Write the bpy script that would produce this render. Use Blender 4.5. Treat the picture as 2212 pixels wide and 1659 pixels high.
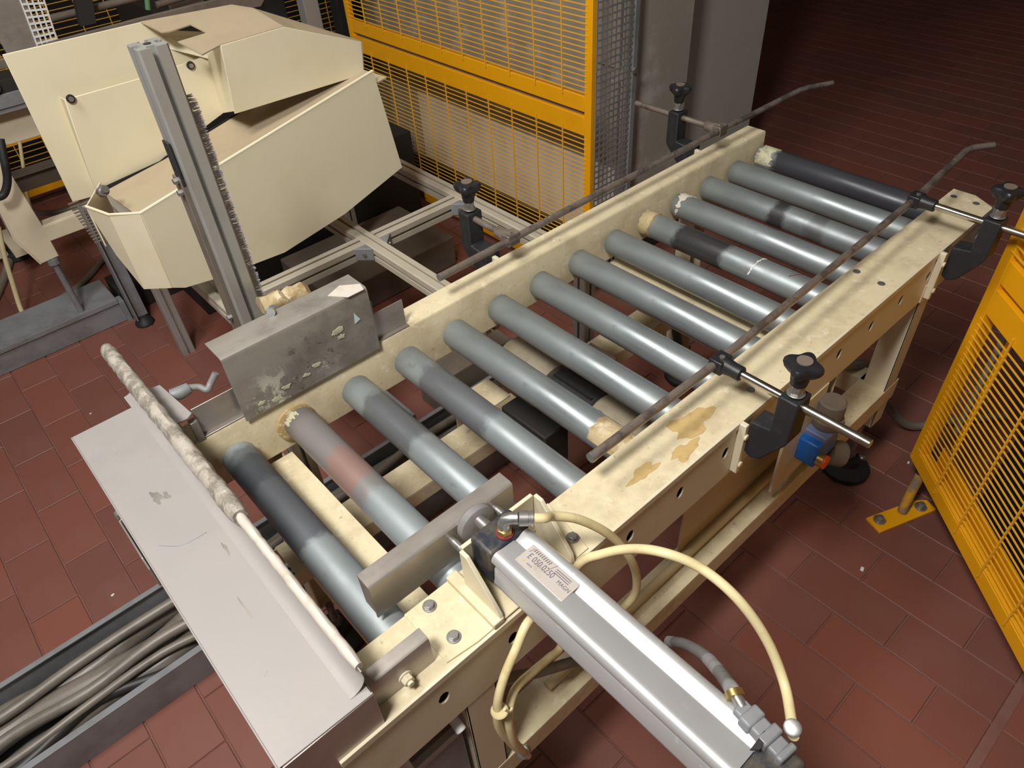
import bpy, bmesh, math, random
from mathutils import Vector, Matrix
PI = math.pi
rnd = random.Random(7)
for o in list(bpy.data.objects): bpy.data.objects.remove(o)
scene = bpy.context.scene
COL = scene.collection

# ------------------------------------------------------------------ camera
cd = bpy.data.cameras.new('camera'); cam = bpy.data.objects.new('camera', cd); COL.objects.link(cam)
cd.sensor_width = 36.0; cd.lens = 25.46944; cd.clip_start = 0.02; cd.clip_end = 60
_r = [[0.7409823, -0.6691085, -0.0569122], [-0.4805123, -0.4691023, -0.7409797], [0.4690982, 0.5763998, -0.6691114]]
cam.matrix_world = Matrix(((_r[0][0], -_r[1][0], -_r[2][0], -0.17866), (_r[0][1], -_r[1][1], -_r[2][1], -0.49545),
                           (_r[0][2], -_r[1][2], -_r[2][2], 1.62586), (0, 0, 0, 1)))
scene.camera = cam
# ------------------------------------------------------------------ light
w = bpy.data.worlds.new('world'); scene.world = w; w.use_nodes = True
w.node_tree.nodes['Background'].inputs[0].default_value = (1.0, 0.93, 0.86, 1)
w.node_tree.nodes['Background'].inputs[1].default_value = 0.10
def area(name, loc, target, size, power, col, sy=None):
    l = bpy.data.lights.new(name, 'AREA'); l.energy = power; l.color = col; l.size = size
    if sy: l.shape = 'RECTANGLE'; l.size_y = sy
    o = bpy.data.objects.new(name, l); COL.objects.link(o); o.location = loc
    o.rotation_euler = (Vector(target) - Vector(loc)).to_track_quat('-Z', 'Y').to_euler()
    return o
area('work_lamp', (-0.65, -0.25, 2.65), (0.7, 0.6, 0.6), 0.34, 50, (1.0, 0.97, 0.93))
area('machine_fill', (-0.7, 0.9, 3.3), (0.6, 1.5, 0.4), 0.4, 44, (1.0, 0.97, 0.93), 1.3)  # added fill light that brightens the cream machine, not a known lamp
scene.view_settings.view_transform = 'Standard'; scene.view_settings.look = 'None'
scene.view_settings.gamma = 1.0; scene.view_settings.use_curve_mapping = False
scene.view_settings.exposure = 0.0
scene.render.film_transparent = False

# ------------------------------------------------------------------ materials
def lin(c):
    return tuple((x / 12.92 if x <= 0.04045 else ((x + 0.055) / 1.055) ** 2.4) for x in (v / 255.0 for v in c)) + (1,)
class NT:
    def __init__(s, name):
        s.m = bpy.data.materials.new(name); s.m.use_nodes = True; s.t = s.m.node_tree
        s.b = s.t.nodes['Principled BSDF']; s.co = None
    def n(s, typ, **kw):
        x = s.t.nodes.new(typ)
        for k, v in kw.items():
            if k.startswith('i_'): x.inputs[int(k[2:]) if k[2:].isdigit() else k[2:].replace('_', ' ')].default_value = v
            else: setattr(x, k, v)
        return x
    def l(s, a, b): s.t.links.new(a, b)
    def coord(s, scale=(1, 1, 1)):
        if s.co is None: s.co = s.n('ShaderNodeTexCoord')
        mp = s.n('ShaderNodeMapping'); mp.inputs['Scale'].default_value = scale
        s.l(s.co.outputs['Object'], mp.inputs['Vector'])
        return mp.outputs['Vector']
    def noise(s, scale, detail=6, rough=0.6, st=(1, 1, 1), off=0):
        x = s.n('ShaderNodeTexNoise'); x.inputs['Scale'].default_value = scale
        x.inputs['Detail'].default_value = detail; x.inputs['Roughness'].default_value = rough
        v = s.coord(st)
        if off: 
            a = s.n('ShaderNodeVectorMath', operation='ADD'); a.inputs[1].default_value = (off, off * .7, off * .3); s.l(v, a.inputs[0]); v = a.outputs[0]
        s.l(v, x.inputs['Vector']); return x.outputs['Fac']
    def ramp(s, fac, lo, hi, smooth=True):
        r = s.n('ShaderNodeMapRange'); r.inputs['From Min'].default_value = lo; r.inputs['From Max'].default_value = hi
        if smooth: r.interpolation_type = 'SMOOTHSTEP'
        s.l(fac, r.inputs['Value']); return r.outputs['Result']
    def mul(s, a, b):
        r = s.n('ShaderNodeMath', operation='MULTIPLY'); s.l(a, r.inputs[0])
        if isinstance(b, (int, float)): r.inputs[1].default_value = b
        else: s.l(b, r.inputs[1])
        return r.outputs[0]
    def mix(s, fac, a, b):
        r = s.n('ShaderNodeMix', data_type='RGBA')
        for v, i in ((fac, 0), (a, 6), (b, 7)):
            if hasattr(v, 'links'): s.l(v, r.inputs[i])
            else: r.inputs[i].default_value = v
        return r.outputs[2]
    def bump(s, fac, strength, dist=0.001):
        b = s.n('ShaderNodeBump'); b.inputs['Strength'].default_value = strength; b.inputs['Distance'].default_value = dist
        s.l(fac, b.inputs['Height']); s.l(b.outputs[0], s.b.inputs['Normal'])
def mat(name, col, rough=0.5, metal=0.0, layers=(), bump=None, rvar=0.0, spec=0.5):
    """layers: (colour, noise scale, lo, hi, amount[, stretch])"""
    t = NT(name); c = lin(col)
    for i, L in enumerate(layers):
        f = t.ramp(t.noise(L[1], 8, 0.65, L[5] if len(L) > 5 else (1, 1, 1), off=3.1 * i + 1), L[2], L[3])
        c = t.mix(t.mul(f, L[4]), c, lin(L[0]))
    if hasattr(c, 'links'): t.l(c, t.b.inputs['Base Color'])
    else: t.b.inputs['Base Color'].default_value = c
    t.b.inputs['Metallic'].default_value = metal
    t.b.inputs['Specular IOR Level'].default_value = spec
    if rvar:
        f = t.ramp(t.noise(9, 6), 0.3, 0.7); r = t.n('ShaderNodeMapRange'); r.inputs['To Min'].default_value = rough - rvar; r.inputs['To Max'].default_value = rough + rvar
        t.l(f, r.inputs['Value']); t.l(r.outputs[0], t.b.inputs['Roughness'])
    else: t.b.inputs['Roughness'].default_value = rough
    if bump: t.bump(t.noise(bump[0], 6), bump[1], bump[2] if len(bump) > 2 else 0.001)
    return t.m
CREAM = (220, 210, 182)
M = {}
M['cream'] = mat('cream_paint', CREAM, 0.42, 0, [((196, 180, 142), 7, .5, .75, .5), ((160, 146, 118), 60, .62, .78, .45)], (90, .15), .08)
M['cream_dusty'] = mat('dusty_cream_paint', (218, 205, 170), 0.7, 0, [((186, 170, 138), 14, .42, .68, .6), ((128, 112, 86), 95, .60, .72, .6), ((236, 228, 204), 45, .55, .7, .6)], (140, .35), .05)
M['cream_panel'] = mat('cream_side_panel', (205, 188, 148), 0.45, 0, [((180, 160, 122), 5, .45, .75, .6), ((225, 212, 180), 160, .68, .74, .6)], (200, .15))
M['cream_machine'] = mat('machine_cream_paint', (226, 217, 188), 0.38, 0, [((208, 192, 150), 2.2, .4, .75, .55), ((176, 160, 124), 30, .66, .8, .4)], (60, .06), .05)
M['cream_top'] = mat('machine_top_dust', (178, 162, 134), 0.75, 0, [((160, 144, 118), 4, .4, .7, .6)], (120, .1))
M['dust_grey'] = mat('brown_dusty_steel', (112, 100, 88), 0.8, 0, [((84, 74, 64), 8, .4, .7, .6)], (90, .2))
M['steel'] = mat('brushed_stainless', (178, 170, 162), 0.38, 0.6, [((120, 112, 104), 10, .45, .8, .6, (1, 1, 1)), ((150, 142, 134), 60, .4, .7, .3, (.12, 1, 1))], (120, .05), .08)
M['steel_dusty'] = mat('dusty_stainless', (160, 155, 152), 0.55, 0.2, [((168, 158, 148), 6, .45, .75, .5), ((120, 110, 98), 55, .66, .78, .5)], (90, .12), .08)
M['steel_stained'] = mat('stained_stainless', (160, 154, 144), 0.40, 0.5, [((92, 86, 78), 9, .42, .66, .75), ((206, 200, 176), 34, .60, .68, .8), ((60, 58, 52), 48, .62, .72, .6)], (80, .2), .1)
M['steel_bright'] = mat('polished_steel_rod', (200, 196, 188), 0.22, 1.0, [((140, 128, 116), 26, .5, .75, .5)], None, .08)
M['rod_worn'] = mat('worn_guide_rod', (150, 138, 128), 0.42, 0.6, [((96, 88, 84), 22, .45, .62, .8), ((176, 164, 152), 60, .55, .7, .5)], (90, .2), .1)
M['nut'] = mat('zinc_bolt', (170, 168, 166), 0.38, 0.8, [((120, 116, 110), 90, .5, .7, .5)])
M['alu'] = mat('anodised_aluminium', (188, 188, 184), 0.38, 0.55, [((160, 156, 148), 12, .5, .75, .5)], None, .05)
M['alu_dusty'] = mat('dusty_aluminium', (196, 188, 170), 0.55, 0.25, [((170, 160, 142), 9, .45, .75, .5)], (120, .08))
M['alu_cyl'] = mat('cylinder_aluminium', (190, 190, 190), 0.42, 0.45, [((176, 160, 132), 16, .58, .78, .55), ((240, 240, 238), 40, .6, .7, .4)], (200, .05), .06)
M['slot'] = mat('dark_slot', (70, 76, 84), 0.5, 0.3)
M['black'] = mat('black_plastic', (34, 34, 38), 0.42, 0, [((70, 68, 68), 40, .55, .75, .5)], None, .08)
M['black_paint'] = mat('black_textured_paint', (36, 37, 41), 0.55, 0, [((62, 58, 54), 30, .5, .75, .5)], (220, .25))
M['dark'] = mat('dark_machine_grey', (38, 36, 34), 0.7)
M['blackvoid'] = mat('black_frame', (16, 15, 14), 0.8)
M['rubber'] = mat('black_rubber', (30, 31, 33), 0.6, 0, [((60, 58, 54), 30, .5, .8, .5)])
M['navy'] = mat('navy_head_paint', (40, 44, 56), 0.5, 0, [((88, 80, 68), 30, .42, .6, .8)], (100, .2))
M['yellow'] = mat('yellow_paint', (244, 172, 12), 0.42, 0, [((214, 140, 8), 5, .5, .8, .4)], (80, .05), .06)
M['yellow_wire'] = mat('yellow_wire', (238, 178, 50), 0.45)
M['hose'] = mat('cream_air_hose', (226, 212, 164), 0.4, 0, [((186, 164, 110), 18, .5, .72, .6)])
M['conduit'] = mat('grey_conduit', (132, 130, 130), 0.5, 0, [((104, 98, 90), 25, .5, .7, .5)])
M['cable'] = mat('grey_cable', (128, 120, 110), 0.38, 0, [((92, 86, 78), 14, .45, .7, .6)])
M['cable_dark'] = mat('dark_cable', (52, 50, 50), 0.45)
M['duct'] = mat('grey_cable_duct', (140, 142, 146), 0.5, 0.1, [((96, 94, 90), 6, .4, .7, .6)], (120, .05))
M['blue'] = mat('blue_plastic', (24, 104, 190), 0.4, 0, [((100, 110, 140), 20, .55, .7, .6)])
M['bluegrey'] = mat('faded_blue_plastic', (112, 124, 160), 0.5)
M['orange'] = mat('orange_ring', (232, 84, 40), 0.4)
M['brass'] = mat('brass', (190, 166, 104), 0.35, 0.9)
M['red'] = mat('red_seal', (126, 48, 46), 0.5)
M['white'] = mat('white_plastic', (222, 222, 220), 0.5)
M['wall'] = mat('painted_plaster', (232, 230, 220), 0.75, 0, [((170, 166, 154), 3, .45, .7, .4), ((150, 148, 136), 60, .66, .75, .5)], (60, .15, .003))
M['wallgrey'] = mat('pillar_grey', (184, 182, 174), 0.6, 0, [((168, 165, 156), 2.5, .4, .7, .5)])
M['grout'] = mat('tile_grout', (132, 94, 84), 0.85, 0, [((124, 80, 70), 9, .4, .65, .9)])
M['grey_panel'] = mat('grey_cabinet', (168, 162, 150), 0.35, 0.0, [((206, 200, 192), 7, .5, .7, .7)])
M['white_panel'] = mat('plain_white_panel', (238, 234, 226), 0.4, 0, [((150, 142, 130), 4, .5, .8, .5)])  # plain white with greyer patches, for the lower cabinet panel
M['tape_clear'] = mat('aged_packing_tape', (190, 172, 134), 0.25, 0, [((140, 116, 76), 18, .45, .65, .8), ((226, 214, 184), 50, .55, .65, .6)], (60, .8, .003))
M['tape_grey'] = mat('dirty_grey_tape', (176, 168, 156), 0.45, 0, [((118, 110, 98), 45, .42, .6, .8), ((214, 208, 200), 70, .6, .68, .7)], (110, .8, .002))
M['tape_white'] = mat('white_paper_tape', (206, 198, 186), 0.6, 0, [((190, 172, 150), 40, .5, .7, .6)], (80, .5))
M['sticker'] = mat('pale_blue_sticker', (206, 234, 238), 0.4)
M['print'] = mat('grey_ink', (104, 98, 108), 0.6)
M['label'] = mat('foil_label', (204, 196, 188), 0.4, 0.3, [((182, 170, 154), 40, .5, .7, .6)])
M['bristle'] = mat('grey_bristle', (232, 228, 232), 0.5)
M['glue'] = mat('cream_dried_glue', (206, 202, 170), 0.45, 0, [((150, 150, 130), 60, .45, .65, .7)], (150, .8, .002))
M['stain'] = mat('dried_brown_stain', (196, 168, 112), 0.8, 0, [((174, 142, 88), 60, .45, .7, .7)])
M['amber'] = mat('amber_glue', (186, 160, 112), 0.2, 0, [((226, 210, 172), 60, .5, .65, .8)], (70, .9, .003))
M['speck'] = mat('white_chip', (235, 232, 228), 0.5)
M['far_gear'] = mat('cream_gearmotor', (150, 140, 120), 0.6, 0, [((116, 104, 86), 14, .4, .7, .6)], (90, .3))

def stained(name):
    t = NT(name); c = lin((158, 152, 143))
    c = t.mix(t.mul(t.ramp(t.noise(9, 8, .65), .42, .66), .6), c, lin((104, 98, 90)))
    c = t.mix(t.mul(t.ramp(t.noise(30, 6, .6, (.1, 1, 1)), .45, .7), .25), c, lin((120, 114, 108)))
    for (px, pz, r_, lo, sc, col) in ((-.075, -.045, .075, .50, 26, (214, 212, 196)), (.066, .012, .032, .44, 40, (206, 200, 160)), (.0, -.03, .09, .56, 50, (70, 66, 60)), (.02, -.05, .05, .56, 60, (222, 220, 206))):
        d = t.n('ShaderNodeVectorMath', operation='DISTANCE'); t.l(t.coord(), d.inputs[0]); d.inputs[1].default_value = (px, 0, pz)
        sep = t.n('ShaderNodeMath', operation='MULTIPLY'); t.l(t.ramp(d.outputs['Value'], r_, r_ * .45), sep.inputs[0]); t.l(t.ramp(t.noise(sc, 8, .7, off=px * 50), lo, lo + .06), sep.inputs[1])
        c = t.mix(t.mul(sep.outputs[0], .85), c, lin(col))
    t.l(c, t.b.inputs['Base Color']); t.b.inputs['Metallic'].default_value = .35; t.b.inputs['Roughness'].default_value = .42
    t.bump(t.noise(60, 6), .1); return t.m
M['steel_stained'] = stained('stained_stainless_plate')
def tile_mat(name, attr):
    t = NT(name)
    if attr:
        a = t.n('ShaderNodeAttribute', attribute_name='tint'); f = a.outputs['Fac']
    else:
        f = t.n('ShaderNodeObjectInfo').outputs['Random']
    c = t.mix(f, lin((134, 80, 66)), lin((120, 76, 66)))
    c = t.mix(t.mul(t.ramp(t.noise(5, 6), .4, .7), .35), c, lin((134, 92, 82)))
    t.l(c, t.b.inputs['Base Color']); t.b.inputs['Roughness'].default_value = 0.5
    t.bump(t.noise(30, 5), .06)
    return t.m
M['tile'] = tile_mat('terracotta_tile', False); M['tile_far'] = tile_mat('terracotta_tile_far', True)

def roller_mat(name, bands=(), base=(150, 158, 160), seed=0.0, metal=.55, rough=.42):
    """zinc tube; bands = (y0, y1, colour, amount) of soot and scuffs along the tube (object space, far end is +y)"""
    t = NT(name); c = lin(base)
    c = t.mix(t.mul(t.ramp(t.noise(4, 6, .6, (3, 1, 3), seed + 1), .42, .7), .55), c, lin((118, 120, 122)))
    c = t.mix(t.mul(t.ramp(t.noise(30, 6, .7, (1, .6, 1), seed + 5), .6, .74), .5), c, lin((92, 92, 94)))
    sep = t.n('ShaderNodeSeparateXYZ'); t.l(t.coord(), sep.inputs[0])
    y = sep.outputs['Y']
    nz = t.n('ShaderNodeMath', operation='MULTIPLY_ADD'); t.l(t.noise(16, 5, .7, (1, 1, 1), seed + 9), nz.inputs[0]); nz.inputs[1].default_value = .07; t.l(y, nz.inputs[2])
    for (a, b, col, am) in bands:
        f = t.mul(t.mul(t.ramp(nz.outputs[0], a + .025, a + .045), t.ramp(nz.outputs[0], b + .045, b + .025)), am)
        c = t.mix(f, c, lin(col))
    t.l(c, t.b.inputs['Base Color'])
    t.b.inputs['Metallic'].default_value = metal
    f = t.ramp(t.noise(7, 6, .6, (1, 1, 1), seed), 0.3, 0.7); r = t.n('ShaderNodeMapRange'); r.inputs['To Min'].default_value = rough - .08; r.inputs['To Max'].default_value = rough + .1
    t.l(f, r.inputs['Value']); t.l(r.outputs[0], t.b.inputs['Roughness'])
    t.bump(t.noise(60, 4, .6, (1, 8, 1)), .05)
    return t.m

# ------------------------------------------------------------------ mesh builder
class B:
    def __init__(s): s.bm = bmesh.new(); s.sm = []
    def quadgrid(s, rings, close_u=True, cap=True, smooth=True):
        vs = [[s.bm.verts.new(p) for p in r] for r in rings]
        n = len(vs[0])
        for a, b in zip(vs[:-1], vs[1:]):
            for i in range(n if close_u else n - 1):
                f = s.bm.faces.new((a[i], a[(i + 1) % n], b[(i + 1) % n], b[i])); f.smooth = smooth
        if cap and close_u:
            s.bm.faces.new(list(reversed(vs[0]))); s.bm.faces.new(vs[-1])
        return s
    def box(s, x0, x1, y0, y1, z0, z1):
        return s.quadgrid([[(x0, y0, z), (x1, y0, z), (x1, y1, z), (x0, y1, z)] for z in (z0, z1)], smooth=False)
    def obox(s, c, u, v, w_):
        """box from a centre and three half vectors"""
        c, u, v, w_ = map(Vector, (c, u, v, w_))
        return s.quadgrid([[c - u - v + k * w_, c + u - v + k * w_, c + u + v + k * w_, c - u + v + k * w_] for k in (-1, 1)], smooth=False)
    def cyl(s, p0, p1, r, n=24, r2=None, phase=0):
        p0, p1 = Vector(p0), Vector(p1); d = (p1 - p0).normalized()
        u = d.orthogonal().normalized(); v = d.cross(u); r2 = r if r2 is None else r2
        return s.quadgrid([[p + (u * math.cos(phase + 2 * PI * i / n) + v * math.sin(phase + 2 * PI * i / n)) * q for i in range(n)] for p, q in ((p0, r), (p1, r2))])
    def lathe(s, prof, o, d=(0, 0, 1), n=28):
        o = Vector(o); d = Vector(d).normalized(); u = d.orthogonal().normalized(); v = d.cross(u)
        return s.quadgrid([[o + d * h + (u * math.cos(2 * PI * i / n) + v * math.sin(2 * PI * i / n)) * max(r, 1e-4) for i in range(n)] for r, h in prof])
    def prism(s, pts, vec):
        vec = Vector(vec); a = [Vector(p) for p in pts]
        return s.quadgrid([a, [p + vec for p in a]], smooth=False)
    def tube(s, pts, r, n=12, sub=6, wob=0):
        P = [Vector(p) for p in pts]
        if sub > 1 and len(P) > 2:
            Q = [P[0]] + P + [P[-1]]; out = []
            for i in range(1, len(Q) - 2):
                for k in range(sub):
                    t = k / sub; a, b, c, d = Q[i - 1], Q[i], Q[i + 1], Q[i + 2]
                    out.append(0.5 * ((2 * b) + (c - a) * t + (2 * a - 5 * b + 4 * c - d) * t * t + (3 * b - a - 3 * c + d) * t ** 3))
            out.append(P[-1]); P = out
        rings = []; up = None
        for i, p in enumerate(P):
            d = (P[min(i + 1, len(P) - 1)] - P[max(i - 1, 0)]).normalized()
            if up is None: up = d.orthogonal().normalized()
            up = (up - d * up.dot(d)).normalized(); v = d.cross(up)
            q = r[i] if isinstance(r, list) else r * (1 + (wob if i % 2 else 0))
            rings.append([p + (up * math.cos(2 * PI * k / n) + v * math.sin(2 * PI * k / n)) * q for k in range(n)])
        return s.quadgrid(rings)
    def sheet(s, pts, th):
        """thin sheet through a planar polygon, thickened along its normal"""
        a = [Vector(p) for p in pts]; n = Vector((0, 0, 0))
        for i in range(len(a)): n += a[i].cross(a[(i + 1) % len(a)])
        n.normalize(); return s.prism([p - n * th / 2 for p in a], n * th)
    def build(s, name, m, parent=None, bevel=0, label=None, cat=None, group=None, kind=None, seg=2):
        bmesh.ops.recalc_face_normals(s.bm, faces=s.bm.faces)
        me = bpy.data.meshes.new(name)
        cs = [v.co for v in s.bm.verts]
        lo = Vector([min(c[i] for c in cs) for i in range(3)]); hi = Vector([max(c[i] for c in cs) for i in range(3)])
        o0 = (lo + hi) / 2
        if parent is None: o0.z = lo.z
        for v in s.bm.verts: v.co -= o0
        s.bm.to_mesh(me); s.bm.free()
        try: me.set_sharp_from_angle(angle=math.radians(38))
        except Exception: pass
        mm = M[m] if isinstance(m, str) else m
        me.materials.append(mm)
        o = bpy.data.objects.new(name, me); COL.objects.link(o); o.location = o0
        if parent is not None:
            o.parent = parent; o.matrix_parent_inverse = Matrix.Translation(-world_loc(parent))
        if bevel:
            bv = o.modifiers.new('bevel', 'BEVEL'); bv.width = bevel; bv.segments = seg; bv.limit_method = 'ANGLE'; bv.angle_limit = math.radians(40)
            bv.harden_normals = False
        tag(o, label, cat, group, kind)
        return o
WL = {}
def world_loc(o):
    v = Vector(o.location)
    return v
def tag(o, label=None, cat=None, group=None, kind=None):
    if label: o['label'] = label
    if cat: o['category'] = cat
    if group: o['group'] = group
    if kind: o['kind'] = kind
    return o
def thing(name, loc, label, cat, group=None):
    o = bpy.data.objects.new(name, None); COL.objects.link(o); o.location = loc; o.empty_display_size = .05
    return tag(o, label, cat, group)
def inst(src, loc, parent, name=None, m=None, rot=None, scale=None):
    """a copy sharing mesh data; loc in world space"""
    o = src.copy(); COL.objects.link(o); o.name = name or src.name.split('.')[0]
    o.parent = parent; o.matrix_parent_inverse = Matrix.Translation(-world_loc(parent)) if parent else Matrix()
    o.location = loc
    if rot: o.rotation_euler = rot
    if scale: o.scale = scale
    if m:
        o.material_slots[0].link = 'OBJECT'; o.material_slots[0].material = M[m] if isinstance(m, str) else m
    return o

T = 0.78            # top of the conveyor side rails above the floor
W = 0.5015          # inner web of the far side rail
# ================================================================== floor
b = B(); b.box(-2.2, 8.5, -2.0, 9.0, -0.06, -0.004)
floor = b.build('floor', 'grout', kind='structure')
TW, TL, GX, GY = 0.1228, 0.2503, 0.0040, 0.0036
def tile_rings(cx, cy, lx, ly):
    hx, hy = lx / 2, ly / 2; c = .0016
    return [[(cx - hx, cy - hy, -.012), (cx + hx, cy - hy, -.012), (cx + hx, cy + hy, -.012), (cx - hx, cy + hy, -.012)],
            [(cx - hx, cy - hy, -c), (cx + hx, cy - hy, -c), (cx + hx, cy + hy, -c), (cx - hx, cy + hy, -c)],
            [(cx - hx + c, cy - hy + c, 0), (cx + hx - c, cy - hy + c, 0), (cx + hx - c, cy + hy - c, 0), (cx - hx + c, cy + hy - c, 0)]]
cells = []
for i in range(-21, 60):
    x = 0.955 + TW * (i + .5)
    off = -0.1405 if i % 2 == 0 else -0.2655
    for j in range(-1, 36):
        y = off + TL * (j - .5) + 0.0
        if y - TL / 2 < -0.70: continue
        cells.append((x, y, TW - GX, TL - GY, 0))
    for j in range(0, 6):
        y = -0.648 - TL * (j + .5) - (0.0 if i % 2 else .0)
        if i % 2: y -= 0
        cells.append((x, y, TW - GX, TL - GY, 1))
def in_view(x, y):
    v = [sum(_r[k][q] * ((x, y, 0)[q] - (-0.17866, -0.49545, 1.62586)[q]) for q in range(3)) for k in range(3)]
    if v[2] < .2: return None
    u, t = 1106 + 1564.955 * v[0] / v[2], 829.5 + 1564.955 * v[1] / v[2]
    return v[2] if -120 < u < 2332 and -120 < t < 1779 else None
cells = [c for c in cells if c[0] < 7.5 and not (c[4] == 0 and c[1] - TL / 2 < -0.64)]
cut = []
for i in range(-21, 54):           # rows cut at the expansion joint
    x = 0.955 + TW * (i + .5); off = -0.1405 if i % 2 == 0 else -0.2655
    ys = [off - TL * k for k in range(0, 4)]
    lowest = min(y for y in ys if y > -0.63)
    if lowest - (-0.63) > .03: cut.append((x, (lowest - 0.63) / 2, TW - GX, lowest + 0.63 - GY, 0))
vis = [(in_view(c[0], c[1]), c) for c in cells]
near = sorted([v for v in vis if v[0]], key=lambda v: v[0])[:288]
nearset = set(id(v[1]) for v in near)
tb = B(); tb.quadgrid(tile_rings(0, 0, TW - GX, TL - GY), smooth=False)
first = None
for d_, c in near:
    if first is None:
        first = tb.build('tile', 'tile', floor); first.location = (c[0], c[1], -.006)
    else: inst(first, (c[0], c[1], -.006), floor)
fb = B(); tints = []
for c in cells + cut:
    if id(c) in nearset: continue
    fb.quadgrid(tile_rings(*c[:4]), smooth=False); tints.append(rnd.random())
far_tiles = fb.build('distant_tiles', 'tile_far', floor, kind='stuff')
at_ = far_tiles.data.attributes.new('tint', 'FLOAT', 'FACE')
nf = len(far_tiles.data.polygons) // len(tints)
at_.data.foreach_set('value', [t for t in tints for _ in range(nf)])

# ------------------------------------------------------------------ pillar and walls
b = B(); b.box(2.085, 2.745, 1.25, 2.6, 0, 3.6)
pil = b.build('wall_pillar', 'wall', kind='structure', bevel=.012)
b = B(); b.box(2.118, 2.738, 1.238, 1.252, 0.02, 3.6); b.build('grey_face', 'wallgrey', pil, bevel=.003, label='grey right face')  # greyer tone over the right face of the pillar
b = B(); b.box(2.07, 2.09, 1.27, 2.6, 0, .36); b.build('skirting', 'wall', pil, bevel=.006)
b = B(); b.box(-2.2, 8.5, 8.9, 9.0, 0, 4.2); b.build('wall_back', 'wall', kind='structure')
b = B(); b.box(8.4, 8.5, -2, 8.9, 0, 4.2); b.build('wall_right', 'dark', kind='structure')
b = B(); b.box(-2.2, 8.5, -2, 9, 4.2, 4.3); b.build('ceiling', 'wall', kind='structure')

# ================================================================== roller conveyor
conv = thing('roller_conveyor', (0.7, 0.2, 0), 'long cream steel roller conveyor with fourteen grey rollers running across the floor', 'conveyor')
X0, X1 = -0.145, 1.585
# near side rail: closed box section, 98 wide, 118 high, a thin cover plate on top
XF = X1
b = B()
b.prism([(X0, 0, T), (XF, 0, T), (XF, -.05, T), (XF - .03, -.098, T), (X0, -.098, T)], (0, 0, -.003))
near_rail = b.build('side_rail', 'cream_dusty', conv, bevel=.001)
# outer face with the access holes, as a real perforated plate
holes = [-0.004 + .1175 * k for k in range(14)]
def holed_plate(y, x0, x1, z0, z1, th, hs, zc, rx, rz, n=14):
    bb = B(); bm = bb.bm
    xs = [x0] + [(hs[i] + hs[i + 1]) / 2 for i in range(len(hs) - 1)] + [x1]
    for i, h in enumerate(hs):
        a, c = xs[i], xs[i + 1]
        out = [(a, z1), (h, z1), (c, z1), (c, zc), (c, z0), (h, z0), (a, z0), (a, zc)]
        ang = [math.atan2(p[1] - zc, p[0] - h) for p in out]
        for (yy, flip) in ((y, 0), (y + th, 1)):
            ov = [bm.verts.new((p[0], yy, p[1])) for p in out]
            m = n * 8
            rv = []
            for k in range(8):
                for q in range(2):
                    a0 = ang[k]; a1 = ang[(k + 1) % 8]
                    while a1 > a0: a1 -= 2 * PI
                    t_ = a0 + (a1 - a0) * q / 2
                    rv.append(bm.verts.new((h + rx * math.cos(t_), yy, zc + rz * math.sin(t_))))
            for k in range(8):
                v = [ov[k], ov[(k + 1) % 8], rv[(2 * k + 2) % 16], rv[2 * k + 1], rv[2 * k]]
                bm.faces.new(v if flip else list(reversed(v)))
            if flip:
                for k in range(16):
                    f = bm.faces.new((prev[k], prev[(k + 1) % 16], rv[(k + 1) % 16], rv[k]))
            prev = rv
    return bb
bb = holed_plate(-.098, X0, XF, .660, T - .004, .003, holes, .727, .0085, .0125)
bb.box(X0, XF, -.098, -.003, .657, .660)
bb.box(X0, XF, -.003, 0, .657, T - .003)
bb.build('side_rail', 'cream', conv, label='outer channel with round access holes')
# raised lip line between cover plate and outer face
b = B(); b.box(X0, XF - .035, -.1005, -.0955, T - .012, T + .0006); b.build('rail_edge', 'cream', conv, bevel=.0008)
# far side rail: C channel with top flange turned outwards
b = B()
b.prism([(X0 + .03, W, T - .004), (X0 + .03, W, .668), (X0 + .03, W + .055, .668), (X0 + .03, W + .055, .664), (X0 + .03, W - .003, .664), (X0 + .03, W - .003, T - .004), (X0 + .03, W, T), (X0 + .03, W + .055, T), (X0 + .03, W + .055, T - .004)], (X1 - X0 - .03, 0, 0))
b.build('side_rail', 'cream_dusty', conv, bevel=.0012, label='far channel with its flange turned outwards')
# bolts and plates on the near cover
bp = B(); bp.prism([(.0145, .0, T), (.0145, -.09, T), (.061, -.0955, T), (.26, -.0955, T), (.275, 0, T)], (0, 0, .003))
bp.build('cover_plate', 'cream_dusty', conv, bevel=.0008)
hb = B(); hb.cyl((0, 0, 0), (0, 0, .0055), .0068, 6); hb.cyl((0, 0, -.0015), (0, 0, .0005), .0095, 20)
hex_bolt = hb.build('bolt', 'nut', conv, bevel=.0006); hex_bolt.location = (.046, -.014, T + .0065)
for x, y in ((.042, -.070), (.256, -.069)): inst(hex_bolt, (x, y, T + .0065), conv)
fb_ = B(); fb_.cyl((0, 0, 0), (0, 0, .0012), .0072, 20)
rv = fb_.build('rivet', 'nut', conv); rv.location = (1.125, -.014, T + .0006)
for x, y in ((1.118, -.069), (1.547, -.017), (1.547, -.066), (.686, -.066)): inst(rv, (x, y, T + .0006), conv)

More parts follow.
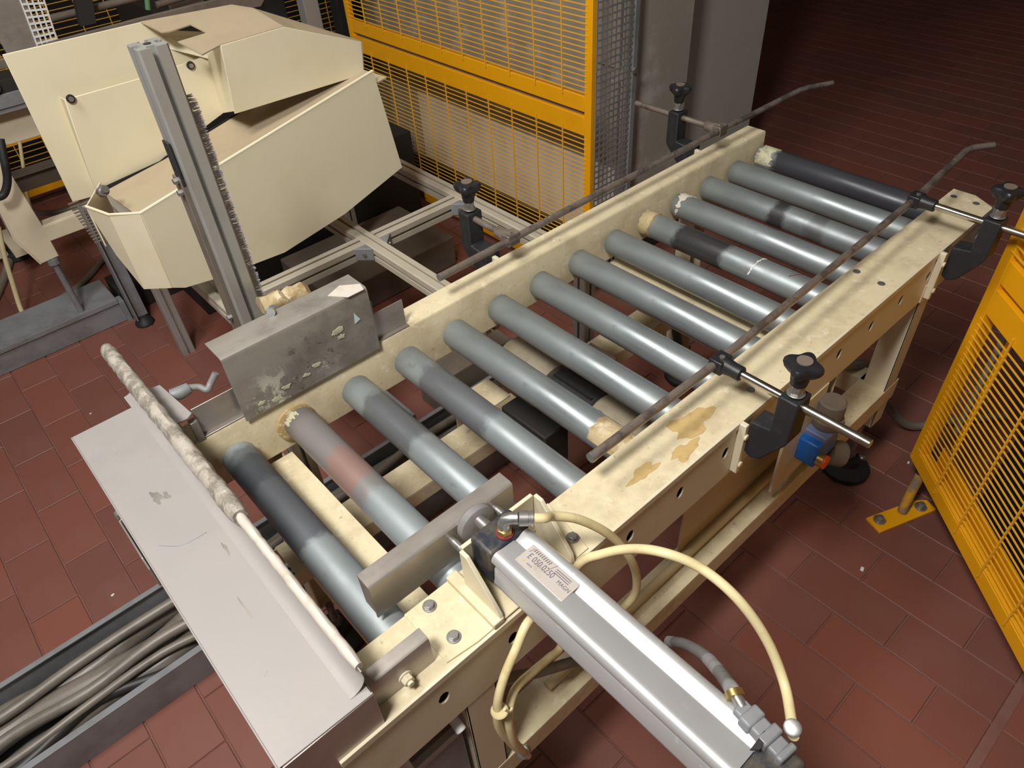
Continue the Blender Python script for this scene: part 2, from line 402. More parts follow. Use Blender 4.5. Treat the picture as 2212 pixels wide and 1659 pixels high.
# rollers
RR = .030
rm = {}
grey = (146, 152, 155)
rm['clean'] = roller_mat('roller_zinc', [(-.25, -.20, (120, 118, 108), .3)], seed=2)
rm['r0'] = roller_mat('roller_zinc_soot', [(-.03, .2, (84, 86, 92), .85), (.12, .22, (60, 66, 72), .6)], seed=5, metal=.35, rough=.5)
rm['r1'] = roller_mat('roller_zinc_brown', [(-.02, .25, (136, 128, 126), .8), (0.02, .1, (170, 118, 98), .5)], seed=8, metal=.3, rough=.5)
rm['r2'] = roller_mat('roller_zinc_blot', [(.02, .17, (96, 98, 102), .75)], seed=11, metal=.4)
rm['r3'] = roller_mat('roller_zinc_stain', [(-.03, .16, (98, 98, 104), .7)], seed=14, metal=.4)  # dark stained stretch from mid tube towards the far end
rm['r9'] = roller_mat('roller_zinc_black', [(.0, .14, (62, 60, 62), .9), (.2, .26, (176, 172, 154), .7)], seed=17)
rm['r11'] = roller_mat('roller_zinc_ring', [(.0, .04, (66, 64, 66), .9), (-.1, -.06, (96, 96, 98), .6)], seed=21)
rm['r13'] = roller_mat('roller_black_wrap', [(-.3, .19, (58, 58, 64), .95)], seed=25, metal=.2, rough=.4)
rb = B(); L0, L1 = .012, W - .012
rb.lathe([(.012, L0), (RR - .003, L0), (RR, L0 + .004), (RR, L1 - .004), (RR - .003, L1), (.012, L1)], (0, 0, 0), (0, 1, 0), 40)
sb = B(); sb.cyl((0, 0.0, 0), (0, W, 0), .0085, 16); sb.cyl((0, L1 + .001, 0), (0, L1 + .006, 0), .016, 16); sb.cyl((0, L0 - .006, 0), (0, L0 - .001, 0), .016, 16)
pitch = .1193
rollers = []
names = {0: 'r0', 1: 'r1', 2: 'r2', 3: 'r3', 9: 'r9', 11: 'r11', 13: 'r13'}
labels = {0: 'roller darkened by soot at its far half', 1: 'roller with a brown scorched middle', 9: 'roller with a black scuffed band', 11: 'roller with a narrow black ring', 13: 'last roller wrapped in black film'}
ZR = T - .0605
for k in range(14):
    x = k * pitch * (.12 / .1193) if k < 14 else 0
    x = k * .12
    if k == 0:
        r_ = rb.build('roller', rm['r0'], conv); s_ = sb.build('shaft', 'dark', r_)
        r_.location = (x, W / 2, ZR); s_.location = (x, W / 2, ZR)
        s_.matrix_parent_inverse = Matrix.Translation((-x, -W / 2, -ZR)); r0, s0 = r_, s_
    else:
        r_ = inst(r0, (x, W / 2, ZR), conv, m=rm[names.get(k, 'clean')], rot=None)
        s_ = inst(s0, (x, W / 2, ZR), r_)
    if k in labels: r_['label'] = labels[k]
    rollers.append(r_)
# tapes and dried glue on some rollers (thin wraps around the tube)
def wrap(name, m, k, y0, y1, a0, a1, jag=.004, rr=.0006, parent=None, skew=0, label=None, n=20, skb=1):
    bb = B(); rings = []
    for q in range(n + 1):
        a = a0 + (a1 - a0) * q / n; c, s = math.cos(a), math.sin(a)
        ja, jb = rnd.uniform(-jag, jag), rnd.uniform(-jag, jag); sk = skew * (q / n)
        r1_ = RR + rr + rnd.uniform(0, rr)
        ring = []
        for (rad, yy) in ((RR - .001, y0 + ja + sk), (r1_, y0 + ja + sk), (r1_, y1 + jb + sk * skb), (RR - .001, y1 + jb + sk * skb)):
            ring.append((k * .12 + rad * c, yy, ZR + rad * s))
        rings.append(ring)
    bb.quadgrid(rings, smooth=True); return bb.build(name, m, rollers[k], label=label)
D2 = math.radians
wrap('tape_wrap', 'tape_clear', 4, .013, .088, D2(-60), D2(170), .003, label='crumpled tape round the near end')
wrap('tape_wrap', 'tape_white', 10, W - .055, W - .016, D2(20), D2(200), .005, .001, skew=.02, skb=-1, label='torn white paper tape')
wrap('tape_wrap', 'tape_clear', 9, W - .045, W - .013, D2(-60), D2(230), .003)
wrap('glue_patch', 'glue', 13, W - .06, W - .02, D2(60), D2(190), .008, .0012, label='crusted cream glue')
wrap('glue_patch', 'glue', 1, W - .03, W - .016, D2(95), D2(150), .005, .001, label='white glue spot')
wrap('tape_wrap', 'speck', 9, .165, .168, D2(60), D2(175), .0015, .0008, skew=.012, label='white scratch')
wrap('tape_wrap', 'red', 9, .075, .0765, D2(70), D2(115), .001, .0006, skew=.02, label='red thread mark')
# round glue lump at the second roller's far end
b = B(); b.lathe([(.012, 0), (.034, .001), (.038, .003), (.037, .006), (.03, .009), (.01, .010)], (.115, W - .004, ZR - .004), (0, -1, 0), 26)
b.build('glue_lump', 'amber', conv, label='shiny amber glue around the second roller end')

# legs, lower beams, cross members
def leg(x0, x1, yo, yi, zt, zb):
    bb = B(); s = 1 if yi > yo else -1
    bb.box(x0, x1, min(yo, yo + s * .004), max(yo, yo + s * .004), zb, zt)
    bb.box(x0, x0 + .004, min(yo, yi), max(yo, yi), zb, zt)
    bb.box(x1 - .004, x1, min(yo, yi), max(yo, yi), zb, zt)
    return bb.build('leg', 'cream', conv, bevel=.001)
leg(.0227, .077, -.097, -.043, .66, .10); leg(1.305, 1.36, -.097, -.042, .66, .26)
leg(.0227, .077, W + .054, W, .664, .10); leg(1.305, 1.36, W + .054, W, .664, .10)
b = B(); b.box(1.295, 1.37, -.10, -.04, .655, .70); b.build('gusset', 'cream', conv, bevel=.001)
for s, y0, y1 in ((0, -.098, -.03), (1, W - .04, W + .05)):
    b = B(); b.box(-.10 if s == 0 else .0, 1.375 if s == 0 else 1.36, y0, y1, .381, .385); b.box(-.10, 1.375, y0 if s == 0 else y1 - .004, (y0 if s == 0 else y1 - .004) + .004, .326, .381)
    b.box(-.10, 1.36, (y1 - .004 if s == 0 else y0), (y1 - .004 if s == 0 else y0) + .004, .34, .381)
    b.build('lower_beam', 'cream_dusty', conv, bevel=.001)
b = B(); b.box(.033, .090, .004, W - .006, .652, .656); b.box(.033, .037, .004, W - .006, .58, .652); b.box(.086, .09, .004, W - .006, .61, .652)
b.build('cross_beam', 'cream_dusty', conv, bevel=.001)
b = B(); b.box(.93, .99, .004, W - .006, .652, .656); b.box(.93, .934, .004, W - .006, .59, .652); b.build('cross_beam', 'cream_dusty', conv, bevel=.001)
b = B(); b.box(1.31, 1.36, -.04, W, .326, .385); b.build('cross_beam', 'cream_dusty', conv, bevel=.001)
b = B(); b.box(.03, .08, -.04, W, .326, .385); b.build('cross_beam', 'cream_dusty', conv, bevel=.001)
# cover panel below the near rail, with a bent-out bottom edge
b = B(); b.prism([(.568, -.05, .66), (.968, -.05, .66), (.968, -.05, .40), (.90, -.05, .386), (.568, -.05, .386), (.5685, -.05, .30)][0:5], (0, .003, 0))
b.build('cover_panel', 'cream_panel', conv, bevel=.0008)
b = B(); b.tube([(.20, -.062, .405), (.8, -.062, .41), (1.0, -.062, .415)], .009, 12, 1); b.build('edge_roll', 'cream_panel', conv)
b = B(); b.box(.968, .972, -.096, .0, .38, .66); b.build('gusset', 'cream', conv, bevel=.001)
# welded tabs that carry the guide clamps
for x in (.607, 1.301, .66, 1.367):
    near_side = x in (.607, 1.301)
    y = -.112 if near_side else W + .056
    b = B(); b.box(x, x + .010, y, y + .014, .667, T - .0); b.cyl((x + .004, y, .69), (x + .004, y - .004, .69), .006, 10); b.cyl((x + .004, y, .755), (x + .004, y - .004, .755), .006, 10)
    b.build('weld_tab', 'cream', conv, bevel=.0015)
# levelling feet
def foot(x, y, zt):
    bb = B(); bb.lathe([(.060, 0), (.064, .004), (.064, .018), (.056, .026), (.034, .038), (.028, .055), (.018, .060)], (x, y, 0), (0, 0, 1), 36)
    f_ = bb.build('levelling_foot', 'rubber', conv)
    bb = B(); bb.cyl((x, y, .058), (x, y, zt), .009, 16); bb.cyl((x, y, .06), (x, y, .078), .015, 6); bb.build('threaded_stem', 'nut', f_)
    bb = B(); bb.lathe([(.012, 0), (.012, .006), (.009, .012), (.003, .015)], (x + .045, y - .02, .024), (0, 0, 1), 16); bb.build('anchor_bolt', 'nut', f_)
foot(1.385, -.05, .30); foot(.05, -.07, .14); foot(.05, W + .02, .14); foot(1.385, W + .02, .14)
# brown dried stains on the near cover (thin crusts)
def blot(cx, cy, rx, ry, z, name, m, parent, n=26, seed=1, th=.0006, label=None):
    rr = random.Random(seed); bb = B()
    ph = [rr.uniform(0, 6.28) for _ in range(6)]
    P_ = []
    for i in range(n):
        a = 2 * PI * i / n; q = 1 + .22 * math.sin(3 * a + ph[0]) + .15 * math.sin(5 * a + ph[1]) + .08 * math.sin(9 * a + ph[2])
        P_.append((cx + rx * q * math.cos(a), cy + ry * q * math.sin(a), z))
    bb.prism(P_, (0, 0, th)); return bb.build(name, m, parent, label=label)
blot(.555, -.045, .045, .022, T, 'stain', 'stain', conv, seed=3, label='brown dried spill')
blot(.50, -.075, .03, .012, T, 'stain', 'stain', conv, seed=8)
blot(.42, -.058, .03, .010, T, 'stain', 'stain', conv, seed=5)

# ================================================================== gearmotor under the rollers
gm = thing('gearmotor', (.6, .3, .45), 'dusty grey gearmotor hanging below the rollers in mid conveyor', 'motor')
b = B(); b.lathe([(.03, 0), (.062, .0), (.066, .01), (.066, .13), (.06, .14), (.055, .14)], (.640, .50, .54), (0, -1, 0), 30); b.build('motor_body', 'far_gear', gm)
b = B(); b.lathe([(.05, 0), (.054, .002), (.054, .12), (.05, .125)], (.640, .355, .54), (0, -1, 0), 30); 
for k in range(14):
    a = 2 * PI * k / 14; b.obox((.64 + .056 * math.cos(a), .295, .54 + .056 * math.sin(a)), (.0018, 0, 0), (0, .055, 0), (0, 0, .004)) if k % 2 == 0 else None
b.build('cooling_ribs', 'rubber', gm)
b = B(); b.lathe([(.03, 0), (.06, .0), (.064, .008), (.06, .06), (.05, .10), (.035, .12), (.02, .16)], (.640, .225, .54), (0, -1, 0), 30); b.build('gearbox', 'far_gear', gm)
b = B(); b.cyl((.60, .20, .60), (.60, .20, .585), .012, 16); b.build('vent_plug', 'nut', gm)
b = B(); b.box(.53, .60, .28, .42, .40, .52); b.build('terminal_box', 'dark', gm, bevel=.004)
b = B(); b.box(.46, .56, .42, .50, .53, .535); b.box(.46, .56, .496, .50, .45, .53); b.build('mounting_plate', 'cream_dusty', gm, bevel=.001)
# oval tank and cables seen between the farther rollers
b = B(); b.tube([(1.10, .36, .37), (1.16, .43, .44), (1.24, .46, .45), (1.30, .40, .41), (1.34, .25, .40)], .012, 12); tag(b.build('power_cable', 'cable_dark'), 'dark power cable looping below the far rollers', 'cable')
ab = thing('junction_box', (.80, .40, .42), 'dark junction box under the rollers beside the gearmotor', 'box')
b = B(); b.box(.76, .84, .36, .44, .385, .50); b.build('housing', 'dark', ab, bevel=.004); b = B(); b.box(.757, .843, .357, .443, .50, .507); b.build('lid', 'dust_grey', ab, bevel=.002)
# ================================================================== guide rods and their clamps
def rod(name, pts, r, label, m='rod_worn'):
    bb = B(); bb.tube(pts, r, 14, 1); o = bb.build(name, m); return o
gr = thing('guide_rod', (.85, -.02, .843), 'worn steel guide rod over the near ends of the rollers, its far tip bent', 'rod', 'guide rods along the conveyor')
b = B(); b.tube([(.3375, -.0245, .85), (.62, -.0265, .85), (1.0, -.015, .85), (1.364, -.003, .85), (1.50, .008, .85), (1.625, .0155, .852), (1.650, .010, .853), (1.69, -.018, .854)], .0075, 16, 1); b.build('rod', 'rod_worn', gr)
b = B(); b.cyl((.3372, -.0245, .85), (.345, -.0245, .85), .0079, 16); b.build('rod_end', 'nut', gr)
gr2 = thing('guide_rod', (.9, .505, .843), 'worn steel guide rod along the far rail beside the pillar, its tip bent', 'rod', 'guide rods along the conveyor')
b = B(); b.tube([(.4714, .5015, .85), (.89, .504, .85), (1.376, .502, .85), (1.72, .497, .85), (1.75, .490, .85), (1.82, .458, .85)], .0075, 16, 1); b.build('rod', 'rod_worn', gr2)
b = B(); b.cyl((.4711, .5015, .85), (.479, .5015, .85), .0079, 16); b.build('rod_end', 'nut', gr2)

def star_knob(cx, cy, cz, parent, ang=0):
    bb = B(); n = 48; prof = [(-.0, .62), (.004, .74), (.010, .92), (.016, 1.0), (.021, .98), (.0245, .88), (.026, .6), (.0262, .3)]
    rings = []
    for h, q in prof:
        ring = []
        for i in range(n):
            a = 2 * PI * i / n; lobe = .5 + .5 * math.cos(4 * (a - ang))
            rad = (.0205 + .0095 * lobe ** 1.1 * min(1, h / .006 + .25)) * q
            ring.append((cx + rad * math.cos(a), cy + rad * math.sin(a), cz + h))
        rings.append(ring)
    bb.quadgrid(rings)
    bb.lathe([(.011, -.018), (.0125, -.016), (.0145, .0), (.0165, .006)], (cx, cy, cz), (0, 0, 1), 24)
    k = bb.build('star_knob', 'black', parent)
    bb = B(); bb.cyl((cx, cy, cz + .0265), (cx, cy, cz + .0282), .0115, 24); bb.build('knob_cap', 'dust_grey', k)
    bb = B(); bb.cyl((cx, cy, cz - .034), (cx, cy, cz - .018), .0115, 6); bb.cyl((cx, cy, cz - .036), (cx, cy, cz - .034), .014, 20); bb.build('lock_nut', 'nut', parent, bevel=.0006)
def clamp(xr, ypost, side, rod_y0, rod_y1, guide_y, zr, label, ang, rod_mat='steel_bright'):
    """side = -1: near side, foot runs from the rail outwards"""
    root = thing('guide_clamp', (xr, ypost, zr - .14), label, 'clamp', 'black guide rod clamps')
    s = side; x0 = xr - .020
    yo = ypost + s * .0165; yi = ypost - s * .0165; yt = (-.112 if s < 0 else W + .07)
    P_ = [(x0, yi, zr + .0155), (x0, yo, zr + .0155), (x0, yo, zr - .065), (x0, yo - s * .004, zr - .075), (x0, yt + s * .03, zr - .128), (x0, yt + s * .012, zr - .138), (x0, yt, zr - .130), (x0, yt, zr - .062), (x0, yi, zr - .058)]
    bb = B(); bb.prism(P_, (.040, 0, 0)); bb.build('post', 'black_paint', root, bevel=.0025)
    bb = B(); bb.tube([(xr, rod_y0, zr), (xr, rod_y1, zr)], .0072, 18, 1); bb.build('cross_rod', rod_mat, root, bevel=.001)
    star_knob(xr, ypost, zr + .055, root, ang)
    # T head on the guide rod
    bb = B(); gy = guide_y
    bb.lathe([(.0115, 0), (.0125, .002), (.0125, .018), (.0145, .030), (.014, .040)], (xr, gy + s * .046, zr), (0, -s, 0), 24)
    bb.obox((xr, gy + s * .004, zr), (.016, 0, 0), (0, .0125, 0), (0, 0, .0125))
    h = bb.build('rod_head', 'black' if side < 0 else 'rod_worn', root, bevel=.003)
    bb = B(); bb.cyl((xr, gy + s * .006, zr + .012), (xr, gy + s * .006, zr + .0145), .0045, 16); bb.build('set_screw', 'nut', h)
clamp(.635, -.1625, -1, -.285, -.05, -.0265, .850, 'black guide clamp with star knob beside the blue valve, nearest the camera', D2(10))
clamp(1.338, -.1625, -1, -.26, -.03, -.004, .852, 'black guide clamp with star knob next to the yellow guard', D2(25))
clamp(.664, .6385, 1, .655, .53, .504, .850, 'dusty black guide clamp behind the far rail above the aluminium frame', D2(40), 'rod_worn')
clamp(1.372, .6385, 1, .78, .53, .502, .850, 'black guide clamp with long rod in front of the white pillar', D2(15), 'rod_worn')

# ================================================================== stainless end hood and stops
hood = thing('end_hood', (-.14, .24, .70), 'flat dusty stainless hood with taped lip across the end of the conveyor', 'hood')
HZ = .854
b = B()
b.prism([(-.197, -.094, HZ), (-.082, -.096, HZ), (-.082, .567, HZ), (-.197, .567, HZ)], (0, 0, -.002))
b.build('top_sheet', 'steel_dusty', hood, bevel=.0006)
b = B()   # curved fillet up into the standing lip
rings = []
for a in [D2(x) for x in range(0, 91, 15)]:
    rings.append([( -.082 - .022 + .022 * math.sin(a) + 0.0, y, HZ + .022 - .022 * math.cos(a) + q) for y, q in ((-.085, .0006), (.600, .0006), (.600, -.001), (-.085, -.001))])
rings.append([(-.082, -.085, HZ + .034), (-.082, .600, HZ + .034), (-.0835, .600, HZ + .034), (-.0835, -.085, HZ + .034)])
b.quadgrid(rings); b.build('lip', 'steel_dusty', hood)
b = B(); b.box(-.197, -.082, -.0965, -.0945, .56, HZ - .002); b.build('end_flange', 'steel', hood, bevel=.0006)
b = B(); b.box(-.199, -.197, -.0945, .567, .62, HZ); b.build('back_flange', 'steel_dusty', hood, bevel=.0006)
b = B(); b.box(-.084, -.082, -.094, .567, .70, HZ + .0); b.build('stop_plate', 'steel_dusty', hood, bevel=.0006)
# tape wound over the lip: one long crumpled roll
def tape_roll(p0, p1, r, n, name, m, parent, label, flat=.55, seed=2):
    rr = random.Random(seed); p0, p1 = Vector(p0), Vector(p1); d = (p1 - p0).normalized(); u = Vector((1, 0, 0)); v = d.cross(u)
    rings = []
    for i in range(n + 1):
        c = p0.lerp(p1, i / n); q = r * (1 + rr.uniform(-.06, .07)) * (.8 if i in (0, n) else 1)
        rings.append([c + u * q * flat * math.cos(2 * PI * k / 14) * (1 + rr.uniform(-.08, .08)) + v * q * math.sin(2 * PI * k / 14) * (1 + rr.uniform(-.08, .08)) for k in range(14)])
    bb = B(); bb.quadgrid(rings); return bb.build(name, m, parent, label=label)
tape_roll((-.083, .70, HZ + .030), (-.081, .205, HZ + .030), .0165, 46, 'tape_wrap', 'tape_grey', hood, 'dirty adhesive tape bunched over the lip', .75)
tape_roll((-.081, .215, HZ + .030), (-.081, -.078, HZ + .032), .009, 34, 'tape_wrap', 'tape_white', hood, 'smoother white tape on the near half of the lip', .7, 5)
b = B(); b.prism([(-.2075, .505, .716), (-.2075, .400, .716), (-.2075, .386, .70), (-.2075, .386, .655), (-.2075, .40, .64), (-.2075, .505, .64)], (.003, 0, 0)); b.box(-.2075, -.199, .499, .505, .64, .716); b.build('side_bracket', 'steel', hood, bevel=.001)
b = B(); b.cyl((-.203, .500, .722), (-.203, .512, .722), .005, 12); b.build('bracket_screw', 'nut', hood)
for (cx_, cy_, rx_, ry_, sd) in ((-.148, .352, .006, .014, 3), (-.136, .345, .004, .008, 5), (-.115, .20, .002, .012, 8), (-.137, .10, .0015, .02, 9)):
    blot(cx_, cy_, rx_, ry_, HZ, 'scuff', 'steel', hood, seed=sd, th=.0002)
b = B(); b.tube([(-.178, .268, HZ), (-.155, .246, HZ), (-.122, .243, HZ)], .0006, 6, 4); b.build('scratch', 'duct', hood, label='long pencil-like scratch')
# small grey cover plate and sensor plug behind the lip
sc = thing('sensor_cover', (-.03, .56, .80), 'small dusty plate with a grey cable plug behind the taped lip', 'cover')
b = B(); b.prism([(-0.0705, 0.6127, 0.8400), (-0.0461, 0.6076, 0.8400), (-0.0360, 0.5004, 0.8400), (-0.0459, 0.4939, 0.8400), (-0.0672, 0.4947, 0.8400), (-0.0691, 0.5999, 0.8400)], (0, 0, -.003)); b.build('plate', 'steel_dusty', sc, bevel=.0006)
b = B(); b.tube([(-0.0398, 0.5924, 0.8200), (-0.0249, 0.5888, 0.8200), (-0.0095, 0.5897, 0.8200)], [.011, .012, .010], 12, 1); b.build('plug', 'duct', sc)
b = B(); b.tube([(-0.0106, 0.5909, 0.8200), (0.0054, 0.5857, 0.8150), (0.0134, 0.5752, 0.8100), (0.0242, 0.5801, 0.8150), (0.0386, 0.5792, 0.8300)], .0058, 12, 6); b.build('conduit', 'conduit', sc)
b = B(); b.cyl((-0.0648, 0.5257, 0.8000), (-0.0555, 0.5269, 0.8000), .009, 18); b.build('tube_end', 'white', sc)
# near stop bracket
sb_ = thing('stop_bracket', (-.035, -.067, T), 'small bent stainless bracket bolted on the near rail beside the hood', 'bracket')
b = B(); rings = []
sec = [(-.0765, T + .001), (-.0765, .829), (-.0755, .8325), (-.0725, .8345), (-.057, .8345), (-.057, .8325), (-.0722, .8325), (-.0738, .8315), (-.0745, .829), (-.0745, T + .001)]
b.quadgrid([[(x, y, z) for y, z in sec] for x in (-.0815, .0058)]); b.build('angle', 'steel', sb_)
b = B(); b.cyl((-.036, -.0766, .7993), (-.036, -.079, .7993), .0095, 20); b.cyl((-.036, -.079, .7993), (-.036, -.087, .7993), .0075, 6); b.cyl((-.036, -.087, .7993), (-.036, -.091, .7993), .0042, 14); b.build('bolt', 'cream', sb_, bevel=.0006)

# far stainless side guard
sg = thing('side_guard', (.18, .50, T), 'tall stained stainless side guard with bent top standing on the far rail', 'guard')
b = B(); gx0, gx1 = .0355, .312
sec = [(.492, .775), (.492, .906), (.494, .9105), (.498, .9125), (.552, .9125), (.552, .9105), (.4985, .9105), (.495, .909), (.494, .905), (.494, .775)]
b.quadgrid([[(x, y, z) for y, z in sec] for x in (gx0, gx1)]); b.build('guard_plate', 'steel_stained', sg)
sec = [(-.034, .840), (.388, .840)]
b = B(); b.box(-.034, .387, .5095, .5115, T + .001, .839); b.box(-.034, .387, .500, .5095, T + .001, T + .003); b.build('backing_plate', 'steel', sg, bevel=.0006)
b = B(); b.box(-.046, -.034, .498, .5115, T, .822); b.build('backing_plate_end', 'steel', sg, bevel=.0006)
b = B(); b.prism([(0.2761, 0.4912, 0.8762), (0.2855, 0.4912, 0.8578), (0.2735, 0.4912, 0.8530)], (0, -.0006, 0)); b.build('sticker', 'sticker', sg, label='pale triangular sticker')
rg = random.Random(12)
def crust(pts, m='glue', parent=sg):
    for (px, pz, s_) in pts:
        bb = B(); P_ = []
        for i in range(12):
            a = 2 * PI * i / 12; q = s_ * (1 + rg.uniform(-.4, .4)); P_.append((px + q * math.cos(a) * 1.3, .4920, pz + q * .7 * math.sin(a)))
        bb.prism(P_, (0, -.0012, 0)); bb.build('glue_patch', m, parent, label='dried cream glue')
def gp(x, z): return (x, z)
crust([(.238, .858, .009), (.243, .842, .006), (.12, .800, .006), (.160, .803, .005), (.182, .812, .006), (.07, .795, .005), (.095, .788, .007)])
b = B(); b.prism([(0.2490, 0.5186, 0.9128), (0.2802, 0.5307, 0.9128), (0.3094, 0.5080, 0.9128), (0.3043, 0.4884, 0.9128), (0.2718, 0.4885, 0.9128)], (0, 0, .0012)); b.build('tape_patch', 'tape_white', sg, label='torn pale tape over the corner')
# sensor behind the guard wrapped in film
fp = thing('wrapped_sensor', (.21, .60, .86), 'sensor wrapped in crumpled brown film behind the stained side guard', 'sensor')
rr = random.Random(4); b = B(); rings = []
pa, pb = Vector((0.1589, 0.6000, 0.8979)), Vector((0.2489, 0.6000, 0.8857))
for i in range(9):
    c = pa.lerp(pb, i / 8); q = .017 * (1 + rr.uniform(-.15, .25))
    rings.append([c + Vector((rr.uniform(-.003, .003), q * 1.1 * math.cos(2 * PI * k / 12), q * math.sin(2 * PI * k / 12) * (1 + rr.uniform(-.2, .2)))) for k in range(12)])
b.quadgrid(rings); b.build('film', 'tape_clear', fp)
b = B(); b.cyl((0.1660, 0.5700, 0.8992), (0.1516, 0.5400, 0.9184), .0075, 16); b.cyl((0.1693, 0.5850, 0.8898), (0.1674, 0.5750, 0.8949), .012, 20); b.build('nut', 'nut', fp)

# ================================================================== pusher and pneumatic cylinder
pu = thing('pusher_plate', (.113, .04, .765), 'thick stainless pusher plate standing over the rollers before the cylinder', 'pusher')
b = B()
sec = [(.030, .765), (.030, .832), (.032, .8345), (.035, .8355), (.058, .8355), (.058, .8325), (.036, .8325), (.033, .831), (.033, .765)]
b.quadgrid([[(x, y, z) for y, z in sec] for x in (-.009, .236)]); b.box(-.009, -.0065, .033, .056, .775, .8325); b.build('plate', 'steel', pu, bevel=.0006)
b = B(); b.lathe([(.006, 0), (.026, .0), (.029, .003), (.029, .013), (.024, .016), (.012, .018)], (.160, .030, .822), (0, -1, 0), 32); b.build('buffer_disc', 'conduit', pu)
for x in (.122, .200):
    b = B(); b.cyl((x, .030, .812), (x, -.02, .812), .006, 14); b.build('guide_pin', 'nut', pu)
b = B(); b.cyl((.16, .03, .835), (.16, -.02, .835), .009, 16); b.build('piston_rod', 'nut', pu)

br = thing('cylinder_bracket', (.164, -.05, T), 'welded cream bracket holding the pneumatic cylinder on the near rail', 'bracket')
b = B(); b.box(.103, .225, -.026, -.020, T + .003, .866); b.build('back_plate', 'cream', br, bevel=.001)
def gus(x): 
    bb = B(); bb.prism([(x, -.026, .866), (x, -.040, .866), (x, -.096, .80), (x, -.099, T + .003), (x, -.026, T + .003)], (.006, 0, 0)); bb.build('gusset', 'cream', br, bevel=.001)
gus(.097); gus(.225)
b = B(); b.box(.085, .103, -.099, -.0, T + .003, T + .014); b.box(.103, .225, -.097, -.026, T + .003, T + .007); b.build('base', 'cream_dusty', br, bevel=.002)

cy = thing('pneumatic_cylinder', (.148, -.23, .815), 'silver extruded pneumatic cylinder projecting from the near rail towards the camera', 'cylinder')
CX, CZ, CH = .148, .8485, .0335
b = B(); b.obox((CX, -.047, CZ), (CH, 0, 0), (0, .021, 0), (0, 0, CH)); head = b.build('head', 'navy', cy, bevel=.006, seg=3)
# extruded body: rounded corner tubes with flutes between
sec = []
def arc(cx, cz, r, a0, a1, n=7): return [(cx + r * math.cos(D2(a0 + (a1 - a0) * i / n)), cz + r * math.sin(D2(a0 + (a1 - a0) * i / n))) for i in range(n + 1)]
c_ = CH - .0105
base = arc(c_, c_, .0105, -35, 125)              # upper right corner lobe
top = [(c_ - .0115, CH - .0052), (c_ - .016, CH - .0062), (.004, CH - .0035)]
q1 = base + top
def rot(P_, k): 
    out = []
    for x, z in P_:
        for _ in range(k): x, z = -z, x
        out.append((x, z))
    return out
sec = []
for k in range(4): sec += rot(q1, k)
b = B(); b.quadgrid([[(CX + x, y, CZ + z) for x, z in sec] for y in (-.0685, -.4145)]); body = b.build('barrel', 'alu_cyl', cy)
b = B(); b.obox((CX, -.4355, CZ), (CH, 0, 0), (0, .021, 0), (0, 0, CH)); b.build('end_cap', 'navy', cy, bevel=.006, seg=3)
# label
lz = CZ + CH - .0030
b = B(); b.box(.134, .167, -.171, -.091, lz, lz + .0012); lab = b.build('label', 'label', cy, bevel=.0004)
def text(s_, size, loc, rz, m, parent, name='lettering', th=.0002, sx=1.0):
    c = bpy.data.curves.new(name, 'FONT'); c.body = s_; c.size = size; c.extrude = th; c.space_character = 1.05
    o = bpy.data.objects.new(name, c); COL.objects.link(o); bpy.context.view_layer.update()
    me = bpy.data.meshes.new_from_object(o.evaluated_get(bpy.context.evaluated_depsgraph_get()))
    bpy.data.objects.remove(o)
    R_ = Matrix.Rotation(rz, 4, 'Z') @ Matrix.Diagonal((sx, 1, 1, 1)); me.transform(R_); me.materials.clear(); me.materials.append(M[m])
    o = bpy.data.objects.new(name, me); COL.objects.link(o); o.location = loc; o.parent = parent; o.matrix_parent_inverse = Matrix.Translation(-world_loc(parent))
    return o
text('E 050.0250', .0125, (.1465, -.0985, lz + .0013), -PI / 2, 'print', lab, sx=.72)
text('MAGN', .0078, (.1465, -.1485, lz + .0013), -PI / 2, 'print', lab, sx=.85)
b = B()
for i in range(9):
    y = -.1 - i * .0032; b.obox((.1605, y, lz + .0014), (.0026, -.0004, 0), (0, .0006, 0), (0, 0, .0001))
b.obox((.158, -.0965, lz + .0014), (.0042, -.0012, 0), (0, .0003, 0), (0, 0, .0001)); b.obox((.1598, -.1325, lz + .0014), (.0048, -.0018, 0), (0, .0003, 0), (0, 0, .0001))
for i in range(3): b.obox((.1605 - i * .0028, -.149, lz + .0014), (.0005, 0, 0), (0, .012, 0), (0, 0, .0001))
for i in range(4): b.obox((.1405, -.106 - i * .0022, lz + .0014), (.0013, 0, 0), (0, .0004, 0), (0, 0, .0001))
b.build('small_print', 'print', lab)
b = B(); b.cyl((.1405, -.0995, lz + .0013), (.1405, -.0995, lz + .0015), .0017, 6); b.build('print_mark', 'stain', lab, label='brown printed mark')
# elbow fitting on the head
el = thing('elbow_fitting', (.152, -.06, .882), 'nickel elbow fitting with red seal on top of the cylinder head', 'fitting')
b = B(); b.cyl((.150, -.055, .8825), (.150, -.055, .8855), .0115, 24); b.build('seal', 'red', el, label='red sealing ring')
b = B(); b.cyl((.150, -.055, .8855), (.150, -.055, .894), .0105, 6); b.build('hex_base', 'brass', el, bevel=.0008)
b = B(); b.tube([(.150, -.055, .893), (.150, -.055, .903), (.1515, -.0565, .9095), (.157, -.062, .9125), (.163, -.068, .913)], .0078, 18, 1); b.build('elbow', 'nut', el)
ex = Vector((.163, -.068, .913)); ed = Vector((.72, -.62, -.08)).normalized()
b = B(); b.lathe([(.0085, 0), (.0098, .001), (.0098, .012), (.0088, .0125), (.0088, .0145), (.0098, .015), (.0098, .018), (.006, .0185)], ex, ed, 24); b.build('collar', 'nut', el)
